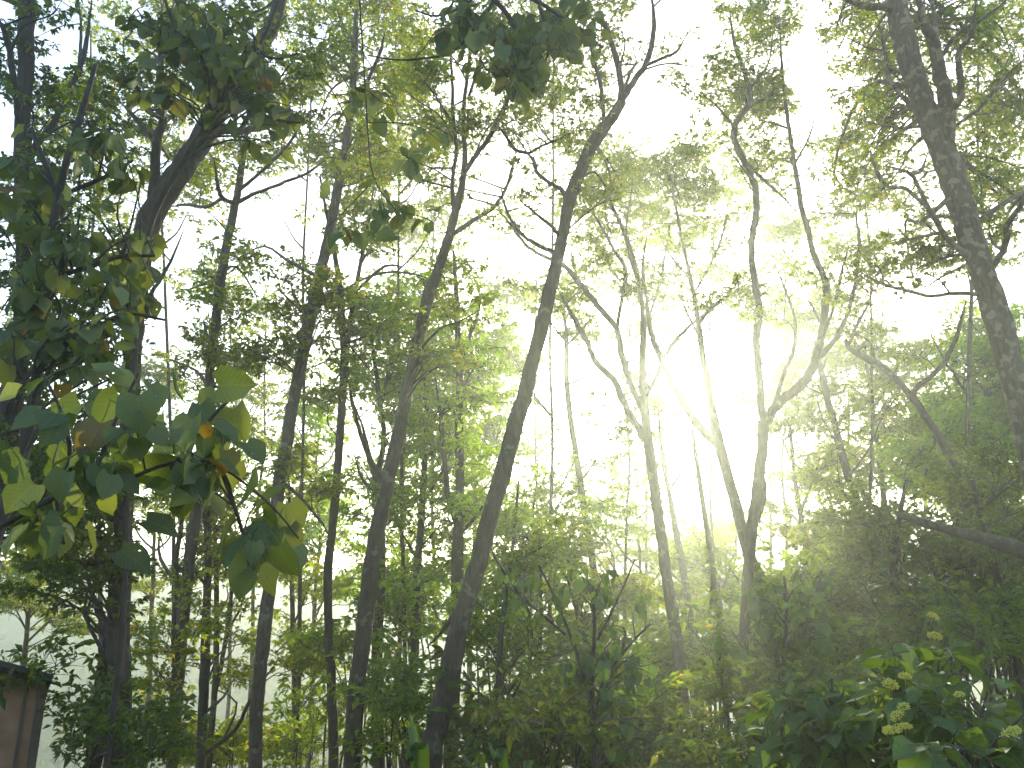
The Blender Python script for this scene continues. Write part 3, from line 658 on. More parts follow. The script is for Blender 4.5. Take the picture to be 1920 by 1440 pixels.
T('tree', 'small thin tree in front of the bushy evergreen, crown in flat layers', 18,
  [(1618, 640, 4), (1630, 720, 7), (1641, 800, 9), (1650, 870, 10), (1658, 940, 11), (1664, 1010, 12), (1672, 1090, 13), (1690, 1200, 14)],
  [[(1641, 810, 4), (1670, 760, 4), (1690, 730, 3)], [(1650, 880, 4), (1690, 840, 4), (1700, 800, 3)], [(1645, 840, 4), (1620, 790, 3)]],
  [(1640, 690, 60, 50, 50), (1680, 760, 60, 50, 50), (1690, 860, 60, 50, 50), (1630, 880, 50, 40, 34)], seed=22)
T('tree', 'slim straight tree low in the glow, forked near the undergrowth', 18,
  [(1296, 760, 4), (1301, 830, 8), (1310, 890, 9), (1320, 955, 10), (1330, 1020, 11), (1341, 1085, 12), (1350, 1150, 13), (1356, 1250, 13)],
  [[(1346, 1120, 6), (1362, 1085, 5), (1375, 1040, 4), (1382, 1000, 3)], [(1305, 850, 4), (1280, 810, 4), (1255, 800, 3)], [(1310, 880, 4), (1290, 920, 4), (1275, 900, 3)]],
  [(1300, 790, 50, 40, 16), (1340, 1040, 50, 40, 18), (1300, 1060, 50, 40, 18), (1240, 810, 40, 30, 10)], seed=23, bmat='bark_pale')
T('tree', 'thin pale stem close beside the right flank of the many limbed tree', 18,
  [(1232, 730, 4), (1236, 790, 7), (1243, 860, 9), (1256, 930, 10), (1268, 1000, 12), (1281, 1070, 13), (1293, 1150, 14), (1300, 1250, 15)],
  [[(1256, 925, 5), (1275, 890, 5), (1295, 870, 4)], [(1245, 860, 4), (1265, 820, 3)]],
  [(1235, 740, 40, 30, 10), (1280, 1080, 50, 50, 24), (1180, 900, 50, 40, 18)], seed=24, bmat='bark_pale')

# the farther rows: (label, d, top x, top y, foot x at y=1250, width px, crown list)
FAR = [
 ('hazy slim tree in the back row, just right of the slim curving trunk', 22, 500, 560, 470, 8, [(480, 600, 70, 60, 60), (520, 720, 60, 60, 50), (450, 760, 60, 60, 45), (480, 1020, 60, 50, 40)]),
 ('hazy tree in the back row, left of the tall pale trunk', 24, 440, 520, 430, 7, [(420, 540, 60, 40, 40), (440, 700, 60, 60, 50), (420, 820, 60, 60, 40), (300, 760, 50, 60, 40)]),
 ('faint tree behind the thick bent trunk, seen below the big leaves', 20, 300, 700, 280, 9, [(300, 760, 60, 70, 50), (300, 920, 60, 70, 60), (270, 1130, 50, 50, 40), (280, 1330, 50, 40, 30)]),
 ('faint bushy tree above the house roof at the far left', 16, 70, 880, 40, 10, [(60, 960, 70, 60, 80), (120, 1060, 80, 50, 70), (40, 1130, 60, 60, 90), (150, 1190, 50, 30, 24)]),
 ('light green tree between the tall pale trunk and the dark knotty one', 21, 600, 700, 585, 9, [(590, 760, 60, 60, 60), (570, 860, 60, 50, 50), (600, 980, 50, 60, 55), (560, 1000, 40, 50, 30), (640, 1100, 50, 50, 30)]),
 ('bright green tree glowing behind the long dark leaning trunk', 18, 770, 560, 745, 10, [(770, 600, 60, 60, 90), (730, 700, 60, 70, 80), (780, 760, 60, 60, 70), (750, 900, 60, 60, 70), (740, 1040, 60, 60, 60)]),
 ('bright green tree left of the great leaning trunk, crown bleached by the sun', 19, 890, 640, 880, 10, [(890, 700, 70, 60, 75), (920, 800, 60, 60, 70), (870, 860, 60, 50, 60), (900, 960, 60, 50, 50), (960, 640, 40, 40, 30), (905, 1100, 40, 60, 30)]),
 ('back row tree showing through the fork of the long dark trunk', 22, 800, 330, 820, 8, [(760, 290, 70, 60, 55), (790, 420, 70, 60, 60), (740, 470, 60, 60, 40), (860, 620, 50, 50, 30), (700, 250, 60, 60, 40)]),
 ('feathery tree behind and below the middle of the great leaner', 16, 1010, 850, 990, 9, [(1010, 900, 50, 40, 22), (1000, 960, 70, 40, 36), (1080, 950, 60, 30, 30), (1060, 1020, 70, 40, 32), (1150, 1000, 60, 30, 28), (990, 1060, 50, 50, 26)]),
 ('faint back row tree with its round crown under the arcs of the pale limbs', 24, 1130, 900, 1170, 8, [(1130, 900, 50, 30, 20), (1180, 960, 60, 30, 30), (1150, 1060, 60, 50, 45), (1190, 1140, 60, 50, 50)]),
 ('spindly back row tree left of the pale trunk foot', 23, 1190, 940, 1225, 9, [(1200, 1010, 50, 40, 34), (1240, 1080, 50, 50, 40), (1220, 1170, 50, 40, 40)]),
 ('lacy yellow green tree behind the upper limbs right of the great leaner', 20, 1180, 420, 1170, 7, [(1120, 360, 60, 50, 40), (1210, 440, 60, 50, 45), (1190, 560, 50, 40, 22), (1090, 430, 50, 40, 24), (1150, 290, 60, 50, 32)]),
 ('lacy tree whose crown fills the space left of the snaking limb', 19, 1340, 340, 1330, 7, [(1320, 330, 60, 50, 50), (1380, 420, 60, 50, 45), (1290, 430, 60, 50, 40), (1360, 520, 50, 50, 30), (1250, 250, 50, 40, 20)]),
 ('lacy tree between the snaking limb and the swinging limb', 19, 1470, 450, 1475, 7, [(1460, 440, 50, 60, 36), (1450, 600, 60, 60, 46), (1500, 660, 50, 50, 34), (1440, 520, 40, 40, 20), (1390, 740, 40, 50, 20)]),
 ('yellow green layered tree behind the slanting dark trunk', 22, 1590, 700, 1600, 9, [(1580, 720, 60, 50, 50), (1570, 860, 60, 50, 50), (1600, 930, 60, 40, 44), (1540, 780, 50, 50, 36)]),
 ('loose layered tree behind the crooked hooked tree', 20, 1740, 640, 1730, 9, [(1740, 650, 50, 40, 36), (1700, 720, 60, 50, 50), (1760, 770, 60, 60, 60), (1720, 900, 60, 50, 55), (1690, 820, 60, 40, 40)]),
 ('faint tree in the brightest glow, low between two pale trunks', 26, 1300, 960, 1310, 7, [(1300, 1010, 50, 30, 26), (1320, 1080, 60, 50, 50), (1280, 1150, 60, 50, 50)]),
 ('back row tree left of the foot of the sun bleached tree', 22, 1380, 1000, 1385, 9, [(1370, 1060, 50, 50, 50), (1360, 1150, 60, 50, 60), (1420, 1170, 40, 40, 30)]),
 ('tall lacy tree at the top between the tall pale and long dark trunks', 15, 740, -20, 760, 8, [(730, 30, 80, 60, 70), (790, 200, 60, 70, 60), (690, 200, 60, 60, 45), (760, 110, 60, 50, 45)]),
 ('tall lacy tree at the top of the picture left of the tall pale trunk', 15, 580, 20, 560, 8, [(560, 30, 80, 60, 70), (600, 180, 60, 60, 50), (560, 270, 60, 50, 40), (480, 60, 60, 60, 50), (500, 330, 60, 40, 26)]),
 ('tall lacy tree at the top of the picture above the great leaner', 15, 1040, 20, 1030, 8, [(1030, 40, 70, 60, 55), (1000, 160, 60, 60, 45), (1090, 120, 60, 60, 40), (1010, 270, 60, 40, 28), (1120, 280, 70, 40, 36), (1200, 300, 60, 50, 36)]),
 ('lacy tree at the top of the picture behind the dark overhanging leaves on the left', 14, 300, -20, 330, 8, [(230, 60, 80, 60, 60), (340, 60, 80, 60, 60), (320, 180, 70, 60, 50), (380, 310, 60, 50, 36), (220, 350, 60, 70, 50), (330, 270, 50, 60, 35)]),
 ('lacy tree at the far top left between the dark forks', 13, 170, 60, 190, 9, [(100, 200, 70, 60, 40), (190, 120, 60, 80, 50), (150, 300, 80, 80, 75), (190, 470, 80, 80, 85), (60, 560, 60, 80, 70)]),
 ('tall lacy tree at the top right behind the lichen mottled trunk', 12, 1840, -20, 1800, 10, [(1880, 60, 70, 70, 85), (1840, 200, 80, 70, 90), (1890, 330, 60, 60, 75), (1880, 470, 50, 60, 45), (1620, 160, 60, 80, 40), (1590, 60, 60, 50, 30)]),
 ('lacy tree right of the swinging limb, twigs reaching to the lichen mottled trunk', 15, 1620, 360, 1640, 8, [(1600, 250, 60, 50, 34), (1640, 360, 60, 50, 36), (1680, 430, 50, 40, 26), (1580, 460, 60, 50, 30), (1720, 480, 40, 40, 20), (1560, 350, 40, 50, 16)]),
 ('pale lacy tree behind the snaking limb, crown level with the sun', 24, 1450, 380, 1440, 7, [(1400, 330, 70, 60, 50), (1480, 400, 60, 60, 45), (1500, 560, 60, 60, 45), (1420, 620, 50, 60, 34), (1550, 620, 50, 60, 30), (1470, 740, 60, 50, 34)]),
 ('pale lacy tree with a wide crown just left of the sun', 25, 1210, 330, 1215, 7, [(1150, 330, 70, 60, 50), (1240, 300, 60, 60, 45), (1230, 460, 60, 60, 45), (1130, 520, 60, 60, 40), (1230, 620, 50, 40, 20), (1170, 680, 40, 40, 18)]),
 ('pale lacy tree behind the middle of the great leaner, crown in flat pads', 24, 1000, 420, 1010, 7, [(960, 430, 60, 50, 34), (1060, 420, 60, 50, 30), (950, 570, 60, 50, 40), (1000, 560, 50, 40, 26), (930, 690, 60, 50, 44), (1020, 820, 60, 40, 26)]),
 ('pale thin tree behind the slanting trunk, its crown reaching the lichen mottled trunk', 24, 1660, 470, 1650, 7, [(1620, 450, 70, 50, 40), (1560, 560, 60, 50, 40), (1650, 650, 60, 40, 36), (1560, 660, 60, 50, 40), (1700, 620, 40, 30, 14)]),
]
for k, (lab, d, tx, ty, fx, w, cr) in enumerate(FAR):
    rs = np.random.RandomState(500 + k)
    n = 9; tr = []
    for i in range(n):
        t = i / (n - 1); y = ty + (1300 - ty) * t
        x = tx + (fx - tx) * t + rs.randn() * 6 * (1 - t) * (1 if 0 < i < n - 1 else 0)
        tr.append((x, y, w * (.35 + .75 * t)))
    limbs = []
    for i in range(5):
        t = rs.uniform(.08, .6); y = ty + (1300 - ty) * t; x = tx + (fx - tx) * t
        s_ = rs.choice([-1, 1]); ln = rs.uniform(50, 110)
        limbs.append([(x, y, w * .5), (x + s_ * ln * .35, y - ln * .35, w * .42), (x + s_ * ln * .6, y - ln * .8, w * .32), (x + s_ * ln * .9, y - ln * 1.3, w * .2)])
    if 'bright green' in lab or 'light green' in lab: cr = [(a_, b_, c_ * 1.1, d_ * 1.1, n_ * 1.7) for (a_, b_, c_, d_, n_) in cr]
    T('tree', lab, d, tr, limbs, cr, lmat='fresh' if ('bright green' in lab or 'light green' in lab or 'feathery' in lab) else 'canopy', seed=60 + k, group='slender trees of the back rows',
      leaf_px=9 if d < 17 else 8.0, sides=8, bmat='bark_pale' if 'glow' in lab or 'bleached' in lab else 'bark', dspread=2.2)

DENS = 0.64
for a, k in TREES:
    build_tree(*a, density=DENS, **k)

# dense evergreen on the right
build_tree('evergreen_tree', 'dense bushy bright green evergreen filling the right side behind the trunk', 16,
  [(1860, 640, 8), (1850, 760, 14), (1840, 900, 18), (1845, 1050, 20), (1850, 1250, 22)],
  [[(1850, 780, 8), (1800, 720, 6), (1780, 680, 4)], [(1842, 900, 9), (1780, 860, 7), (1740, 840, 4)], [(1845, 850, 8), (1900, 780, 6), (1930, 700, 4)], [(1843, 960, 8), (1790, 940, 6), (1720, 920, 4)]],
  [(1870, 650, 60, 50, 130), (1850, 740, 80, 70, 260), (1800, 820, 90, 60, 260), (1880, 850, 70, 80, 260), (1780, 910, 90, 50, 230), (1880, 960, 70, 60, 170), (1730, 880, 50, 40, 60), (1940, 750, 60, 150, 200)],
  lmat='fresh', bmat='bark_dark', seed=40, leaf_px=11.5, density=.52, dspread=2.2, gaps=False, cluster=6)
build_tree('tree', 'dark twisted tree low on the right, its branches crossing before the valley', 10,
  [(1700, 900, 6), (1688, 960, 10), (1680, 1020, 12), (1676, 1080, 14), (1690, 1150, 14), (1712, 1230, 14), (1725, 1330, 15)],
  [[(1680, 1040, 8), (1640, 1000, 6), (1600, 960, 5)], [(1690, 1150, 8), (1740, 1100, 7), (1790, 1070, 6), (1820, 1030, 4)], [(1676, 1090, 8), (1720, 1050, 6), (1770, 1090, 5), (1830, 1120, 5), (1880, 1160, 4)], [(1700, 1190, 7), (1770, 1140, 6), (1800, 1110, 5)]],
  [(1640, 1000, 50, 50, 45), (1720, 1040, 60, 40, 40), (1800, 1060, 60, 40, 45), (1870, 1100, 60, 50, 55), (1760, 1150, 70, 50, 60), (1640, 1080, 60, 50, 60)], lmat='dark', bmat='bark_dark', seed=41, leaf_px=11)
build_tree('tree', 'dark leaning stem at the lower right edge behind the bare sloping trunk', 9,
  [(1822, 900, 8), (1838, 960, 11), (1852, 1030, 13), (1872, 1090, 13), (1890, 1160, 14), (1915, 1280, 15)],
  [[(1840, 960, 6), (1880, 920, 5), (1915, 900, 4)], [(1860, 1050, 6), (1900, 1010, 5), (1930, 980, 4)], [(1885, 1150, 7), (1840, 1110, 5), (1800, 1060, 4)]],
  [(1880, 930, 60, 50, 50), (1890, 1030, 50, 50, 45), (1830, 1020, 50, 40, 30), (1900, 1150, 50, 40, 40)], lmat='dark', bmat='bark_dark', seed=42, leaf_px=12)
# bare sloping trunk: the broken top of a tree that leans in from beyond the right edge
bl = build_tree('leaning_trunk', 'bare broken trunk sloping in from the right edge, no leaves', 7.2,
  [(1684, 965, 10), (1700, 970, 14), (1750, 985, 19), (1800, 999, 22), (1850, 1012, 26), (1900, 1028, 31), (1960, 1050, 36), (2060, 1110, 40), (2150, 1240, 44)],
  [], (), bmat='bark', seed=43, cat='tree trunk', tilt=.8)

# saplings with round leaves in the undergrowth
for (lab, d, tr, lb, cr, sd_, lm) in [
  ('dark sapling with a wishbone fork near the middle of the undergrowth', 10, [(972, 900, 4), (966, 980, 7), (957, 1060, 8), (948, 1120, 9), (940, 1190, 10), (935, 1290, 12), (938, 1400, 14), (940, 1460, 14)],
     [[(952, 1090, 7), (975, 1115, 6), (992, 1150, 5), (1000, 1200, 5)], [(955, 1085, 5), (930, 1050, 4), (910, 1000, 3)], [(960, 1060, 5), (1010, 1030, 4), (1060, 1000, 3)], [(937, 1350, 6), (970, 1290, 5), (990, 1240, 4)]],
     [(940, 1040, 60, 60, 20), (1010, 1060, 60, 40, 18), (900, 1180, 60, 60, 18), (980, 1260, 60, 60, 28)], 44, 'shrub'),
  ('straight dark sapling right of the wishbone sapling', 12, [(1012, 1000, 4), (1012, 1090, 8), (1013, 1180, 9), (1009, 1280, 10), (1008, 1400, 11), (1008, 1460, 11)],
     [[(1012, 1150, 4), (1040, 1110, 4), (1060, 1070, 3)], [(1010, 1260, 4), (975, 1230, 3)]], [(1020, 1100, 60, 50, 22), (1040, 1220, 60, 60, 26), (980, 1330, 60, 60, 34)], 45, 'shrub'),
  ('pair of thin stems crossing low behind the round leaved shrub', 15, [(1060, 1020, 5), (1075, 1090, 9), (1090, 1160, 10), (1100, 1230, 11), (1105, 1330, 12)],
     [[(1100, 1250, 8), (1088, 1180, 7), (1072, 1110, 6), (1050, 1050, 4)]], [(1080, 1060, 60, 40, 22), (1130, 1140, 60, 50, 24), (1090, 1230, 60, 60, 30)], 46, 'canopy'),
 ]:
    build_tree('sapling', lab, d, tr, lb, cr, lmat=lm, bmat='bark_dark', seed=sd_, leaf_px=12, gaps=False, group='dark saplings of the undergrowth')

# ------------------------------------------------------------------ shrubs of the undergrowth
def build_shrub(label, d, cx, top, bottom, width, n, seed, lmat='shrub', leaf_px=12, group='leafy shrubs of the undergrowth', dspread=1.5, name='shrub'):
    rs = np.random.RandomState(seed)
    base = P(cx, 1300, d); base[2] = float(ground_h(base[0], base[1])) - .05
    root = thing(name, label, 'shrub', base, group)
    st = Tubes(); A = []; AR = []
    ns = 6
    for i in range(ns):
        e = P(cx + width * rs.uniform(-.7, .7), top + (bottom - top) * rs.uniform(.05, .5), d + rs.uniform(-1, 1))
        b = base + np.array([rs.uniform(-.25, .25), rs.uniform(-.25, .25), 0])
        m1 = b + (e - b) * .4 + np.array([rs.randn() * .12, rs.randn() * .12, .12 * (e - b)[2]])
        m2 = b + (e - b) * .75 + np.array([rs.randn() * .12, rs.randn() * .12, .06 * (e - b)[2]])
        p, r = smooth_line([b, m1, m2, e], [.035, .026, .018, .008], 5)
        st.add(p, r, 6, .05, i); A.append(p); AR.append(r)
    link('stems', st.mesh('stems', M['bark_dark'], base), root)
    fo = Foliage(); tb = Tubes()
    leaf_px *= 1.35 if cx > 900 else 1.1; n *= .38 if cx > 900 else .72
    size = leaf_px * .0006667 * d / .15
    def place(b, dirv, rs): fo.spray(b, dirv, size * rs.uniform(.7, 1.25), rs, rs.uniform(.6, 1))
    ch = (bottom - top) / 2
    crown = [(cx, top + ch, width, ch, n * .7), (cx + width * .3, top + ch * 1.1, width * .6, ch * .7, n * .15), (cx - width * .4, top + ch * .7, width * .5, ch * .6, n * .15)]
    grow_crown(crown, np.concatenate(A), np.concatenate(AR), d, rs, tb, place, dspread, 6, gaps=False)
    tag(link('branches', tb.mesh('branches', M['twig'], base), root), kind='stuff')
    tag(link('crown', fo.mesh('crown', M[lmat], M['twig'], base), root), kind='stuff')
    return root
SHRUBS = [
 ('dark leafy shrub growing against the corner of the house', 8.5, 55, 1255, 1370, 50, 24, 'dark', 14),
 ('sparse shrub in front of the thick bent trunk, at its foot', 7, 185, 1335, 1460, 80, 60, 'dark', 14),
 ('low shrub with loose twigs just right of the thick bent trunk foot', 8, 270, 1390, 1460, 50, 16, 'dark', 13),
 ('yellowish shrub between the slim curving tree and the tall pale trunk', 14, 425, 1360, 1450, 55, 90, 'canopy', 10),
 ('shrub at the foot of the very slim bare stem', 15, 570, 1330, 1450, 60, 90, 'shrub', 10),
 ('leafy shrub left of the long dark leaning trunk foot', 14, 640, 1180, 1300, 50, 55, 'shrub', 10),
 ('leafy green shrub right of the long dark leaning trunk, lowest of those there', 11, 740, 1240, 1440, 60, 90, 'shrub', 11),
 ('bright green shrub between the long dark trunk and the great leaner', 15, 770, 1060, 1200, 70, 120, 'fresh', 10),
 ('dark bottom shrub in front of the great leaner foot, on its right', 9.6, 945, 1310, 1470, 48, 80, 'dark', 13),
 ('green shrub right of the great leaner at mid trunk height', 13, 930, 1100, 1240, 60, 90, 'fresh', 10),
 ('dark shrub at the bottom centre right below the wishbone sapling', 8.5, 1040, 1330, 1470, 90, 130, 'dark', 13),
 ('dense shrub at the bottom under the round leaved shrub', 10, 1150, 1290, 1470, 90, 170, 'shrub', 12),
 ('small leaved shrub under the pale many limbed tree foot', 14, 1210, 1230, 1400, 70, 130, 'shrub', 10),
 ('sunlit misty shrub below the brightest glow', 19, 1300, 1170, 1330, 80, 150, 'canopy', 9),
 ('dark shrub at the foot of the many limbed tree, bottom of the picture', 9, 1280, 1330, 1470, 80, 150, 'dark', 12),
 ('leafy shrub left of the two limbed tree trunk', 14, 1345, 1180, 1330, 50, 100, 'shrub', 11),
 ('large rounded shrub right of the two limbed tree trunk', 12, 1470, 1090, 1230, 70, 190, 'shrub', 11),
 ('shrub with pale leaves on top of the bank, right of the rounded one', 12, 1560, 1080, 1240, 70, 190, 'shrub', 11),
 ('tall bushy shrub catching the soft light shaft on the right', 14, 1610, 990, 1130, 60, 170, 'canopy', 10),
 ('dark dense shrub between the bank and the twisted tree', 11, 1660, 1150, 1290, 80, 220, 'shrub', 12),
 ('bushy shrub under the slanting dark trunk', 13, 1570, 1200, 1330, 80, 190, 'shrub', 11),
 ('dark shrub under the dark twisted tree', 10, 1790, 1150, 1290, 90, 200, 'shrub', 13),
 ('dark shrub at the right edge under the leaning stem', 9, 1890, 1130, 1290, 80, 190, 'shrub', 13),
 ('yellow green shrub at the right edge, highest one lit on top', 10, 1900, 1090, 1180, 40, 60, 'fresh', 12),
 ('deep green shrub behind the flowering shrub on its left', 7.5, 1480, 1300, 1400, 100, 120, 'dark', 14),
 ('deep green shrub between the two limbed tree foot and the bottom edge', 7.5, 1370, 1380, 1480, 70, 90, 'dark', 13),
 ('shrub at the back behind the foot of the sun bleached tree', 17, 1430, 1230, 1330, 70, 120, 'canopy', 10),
]
for k, (lab, d, cx, top, bot, w, n, lm, lp) in enumerate(SHRUBS):
    build_shrub(lab, d, cx, top, bot, w, n, 300 + k, lm, lp)

# ------------------------------------------------------------------ large leaves, one object each
def big_leaf_mesh(name, mat, kind='heart', seed=0):
    """unit leaf: base at the origin, tip at +y = 1, x across; petiole runs back from the base"""
    rs = np.random.RandomState(seed)
    if kind == 'heart': ts = [0, .10, .28, .5, .72, .9, 1]; ws = [.30, .44, .50, .46, .32, .12, 0]; back = [-.16, -.02, .0, .0, .0, .0, 0]
    else:               ts = [0, .12, .3, .5, .7, .88, 1]; ws = [.03, .17, .27, .28, .20, .08, 0]; back = [0, 0, 0, 0, 0, 0, 0]
    fold = rs.uniform(.12, .4); curl = rs.uniform(.1, .38); wav = rs.uniform(.02, .06); ph = rs.rand() * 6
    V = []; Q = []
    for i, t in enumerate(ts):
        for j, s in enumerate((-1, -.5, 0, .5, 1)):
            w = ws[i] * (1 + .08 * rs.randn() * (abs(s) == 1))
            x = s * w; y = t + back[i] * abs(s) ** 1.5
            z = abs(x) * fold - curl * t * t + wav * math.sin(ph + 9 * t + 3 * s) * abs(s)
            V.append((x, y, z))
    for i in range(len(ts) - 1):
        for j in range(4):
            a = i * 5 + j; Q.append((a, a + 1, a + 6, a + 5))
    # petiole
    pl = .55 if kind == 'heart' else .15
    b = len(V); r = .012
    for (y, z) in ((0.02, 0), (-pl * .5, .05), (-pl, .16)):
        V += [(r, y, z), (-r * .5, y, z + r * .9), (-r * .5, y, z - r * .9)]
    for i in range(2):
        for j in range(3):
            a = b + i * 3 + j; a2 = b + i * 3 + (j + 1) % 3
            Q.append((a, a2, a2 + 3, a + 3))
    return mesh_np(name, V, Q, None, [mat], smooth=True)
HEART = [big_leaf_mesh('heart_leaf', M['broad'], 'heart', k) for k in range(8)]
OVATE = [big_leaf_mesh('ovate_leaf', M['broad_shrub'], 'ovate', 20 + k) for k in range(8)]
ROUND = [big_leaf_mesh('round_leaf', M['broad_shrub'], 'heart', 40 + k) for k in range(5)]

def put_leaf(parent, origin, p, axis, size, rs, meshes, roll=.5, nrm_bias=None, name='leaf'):
    """leaf whose petiole starts at p and whose blade runs along axis"""
    ax = norm(axis)
    up = np.array([0, 0, 1.0]) if nrm_bias is None else np.asarray(nrm_bias, float)
    up = norm(up + rs.randn(3) * roll)
    x = norm(np.cross(ax, up)); z = np.cross(x, ax)
    m = meshes[rs.randint(len(meshes))]
    o = bpy.data.objects.new(name, m); C.objects.link(o); o.parent = parent
    pl = .5 if meshes is not OVATE else .14
    q = p + ax * size * pl
    o.matrix_local = Matrix(((x[0] * size, ax[0] * size, z[0] * size, q[0] - origin[0]), (x[1] * size, ax[1] * size, z[1] * size, q[1] - origin[1]),
                             (x[2] * size, ax[2] * size, z[2] * size, q[2] - origin[2]), (0, 0, 0, 1)))
    return o

def big_leaf_plant(name, label, cat, d, stems, regions, meshes, leaf_px, seed, base_d=None, dspread=.5, droop=(-1.3, -.2), max_leaves=295, bmat='bark_dark', ext=True, base=None, roll=.5, cluster=3.0):
    """stems: traced polylines (x, y, w) from tip to base; regions: ellipses (cx, cy, rx, ry, n leaves)"""
    rs = np.random.RandomState(seed)
    A = []; AR = []; tubes3 = []
    for si, stt in enumerate(stems):
        pts = np.array([P(q[0], q[1], q[3] if len(q) > 3 else d) for q in stt]); rad = np.array([q[2] * .5 * S(q[0], q[1], d) for q in stt])
        if si == 0 and ext: pts, rad = base_extend(pts, rad, d)
        if si == 0: org = pts[-1].copy()
        p, r = smooth_line(pts, rad, 4); A.append(p); AR.append(r); tubes3.append((p, r))
    root = thing(name, label, cat, org)
    for (p, r) in tubes3:
        t = Tubes(); t.add(p, r, 7, .06, seed)
        link('stem', t.mesh('stem', M[bmat], org), root)
    tb = Tubes(); cnt = [0]
    def place(b, dirv, rs):
        if cnt[0] >= max_leaves: return
        cnt[0] += 1
        el = rs.uniform(*droop); az = math.atan2(dirv[1], dirv[0]) + rs.randn() * .5
        ax = np.array([math.cos(az) * math.cos(el), math.sin(az) * math.cos(el), math.sin(el)])
        size = leaf_px * .0006667 * d * rs.uniform(.6, 1.25)
        put_leaf(root, org, b, ax, size, rs, meshes, roll)
    grow_crown(regions, np.concatenate(A), np.concatenate(AR), d, rs, tb, place, dspread, cluster, gaps=False, limit=1.6)
    if tb.V: tag(link('twigs', tb.mesh('twigs', M['twig'], org), root), kind='stuff')
    return root, org, rs

# lower-left branch with the largest leaves, close to the camera
rootA, orgA, rsA = big_leaf_plant('broadleaf_sapling', 'nearest branch with the largest heart shaped leaves, lower left of the picture', 'tree', 2.6,
  [[(560, 1010, 3), (520, 960, 4), (470, 915, 5), (400, 870, 6), (320, 868, 7), (220, 905, 8), (100, 935, 10), (-40, 1010, 14), (-160, 1080, 20), (-220, 1300, 36)],
   [(440, 740, 5), (400, 780, 7), (360, 830, 8), (320, 880, 10)], [(260, 700, 5), (230, 760, 7), (200, 830, 9), (180, 900, 11)], [(80, 700, 5), (110, 760, 6), (130, 830, 8), (130, 900, 10)],
   [(470, 1090, 5), (460, 1020, 6), (440, 950, 8), (410, 870, 9)], [(120, 1020, 5), (110, 970, 6), (100, 900, 8)]],
  [(150, 790, 100, 70, 16), (250, 850, 90, 60, 12), (400, 830, 80, 60, 14), (480, 990, 60, 60, 14), (120, 960, 90, 60, 12)], HEART, 50, 701, dspread=.3)
handA = [(78, 712, 62, 200, .2), (135, 770, 95, 250, .25), (190, 690, 60, 10, -.2), (225, 705, 55, -30, 0), (300, 880, 95, 200, .4), (330, 905, 85, 160, .35), (425, 722, 75, -10, .3), (440, 785, 95, -60, -.2), (300, 845, 65, 20, .3),
         (510, 930, 80, 200, .3), (545, 960, 75, -70, .3), (380, 870, 65, 240, .2), (470, 840, 60, -40, .2), (395, 745, 60, 230, 0), (330, 715, 60, 260, .1), (215, 760, 85, 250, -.2), (180, 810, 90, 240, -.3), (150, 860, 70, 200, 0),
         (100, 1000, 80, 230, .2), (170, 1000, 60, -80, -.2), (240, 1040, 80, -20, .1), (290, 980, 70, -10, -.2), (460, 1060, 90, 250, -.2), (500, 1010, 85, -100, -.1), (530, 1040, 70, -60, 0), (430, 990, 80, 230, -.2),
         (260, 760, 80, -70, -.2), (300, 790, 80, -100, -.1), (355, 800, 70, -90, 0), (60, 780, 60, 180, .2), (30, 870, 70, 210, 0), (50, 920, 80, 230, -.2), (120, 900, 60, -100, 0), (200, 930, 60, -60, 0),
         (470, 900, 70, -80, -.2), (400, 820, 80, -110, -.2), (350, 940, 50, -90, .3), (440, 880, 70, -120, .2), (380, 770, 70, -60, 0), (545, 1000, 60, -50, 0), (505, 1070, 70, -80, 0), (20, 740, 60, 190, .2),
         (290, 730, 60, -60, 0), (240, 830, 75, 260, -.1), (470, 1090, 60, 240, 0), (560, 1035, 45, -40, 0)]
for (x, y, s, ang, fz) in handA:
    b = P(x, y, 2.6 + rsA.uniform(-.3, .3))
    a = math.radians(ang + rsA.uniform(-25, 25))
    ax = np.array([math.cos(a), rsA.uniform(-.5, .3), math.sin(a) * .8 - .15])
    sz = s * .92 * .0006667 * 2.6
    put_leaf(rootA, orgA, b - norm(ax) * sz * .75, ax, sz, rsA, HEART, .35, nrm_bias=(rsA.uniform(-.3, .3), -.55 - fz, .75))

big_leaf_plant('broadleaf_tree', 'dark broadleaf tree mass on the left behind the nearest leaves', 'tree', 4.2,
  [[(180, 120, 8), (150, 220, 12), (120, 320, 14), (100, 420, 16), (90, 540, 18), (70, 700, 20), (40, 860, 24), (-20, 1040, 28), (-70, 1300, 32)],
   [(60, 240, 6), (90, 320, 8), (110, 380, 10)], [(290, 480, 6), (230, 480, 8), (170, 500, 9), (100, 520, 11)], [(310, 600, 5), (240, 590, 7), (160, 620, 9), (85, 640, 11)], [(0, 380, 6), (40, 420, 8), (95, 460, 10)], [(250, 300, 5), (200, 330, 7), (130, 360, 9)]],
  [(60, 330, 80, 90, 45), (180, 260, 90, 70, 40), (160, 430, 110, 80, 55), (260, 520, 60, 80, 40), (80, 590, 90, 80, 45), (220, 650, 80, 60, 35), (60, 480, 80, 60, 35)],
  HEART, 40, 702, dspread=.5)
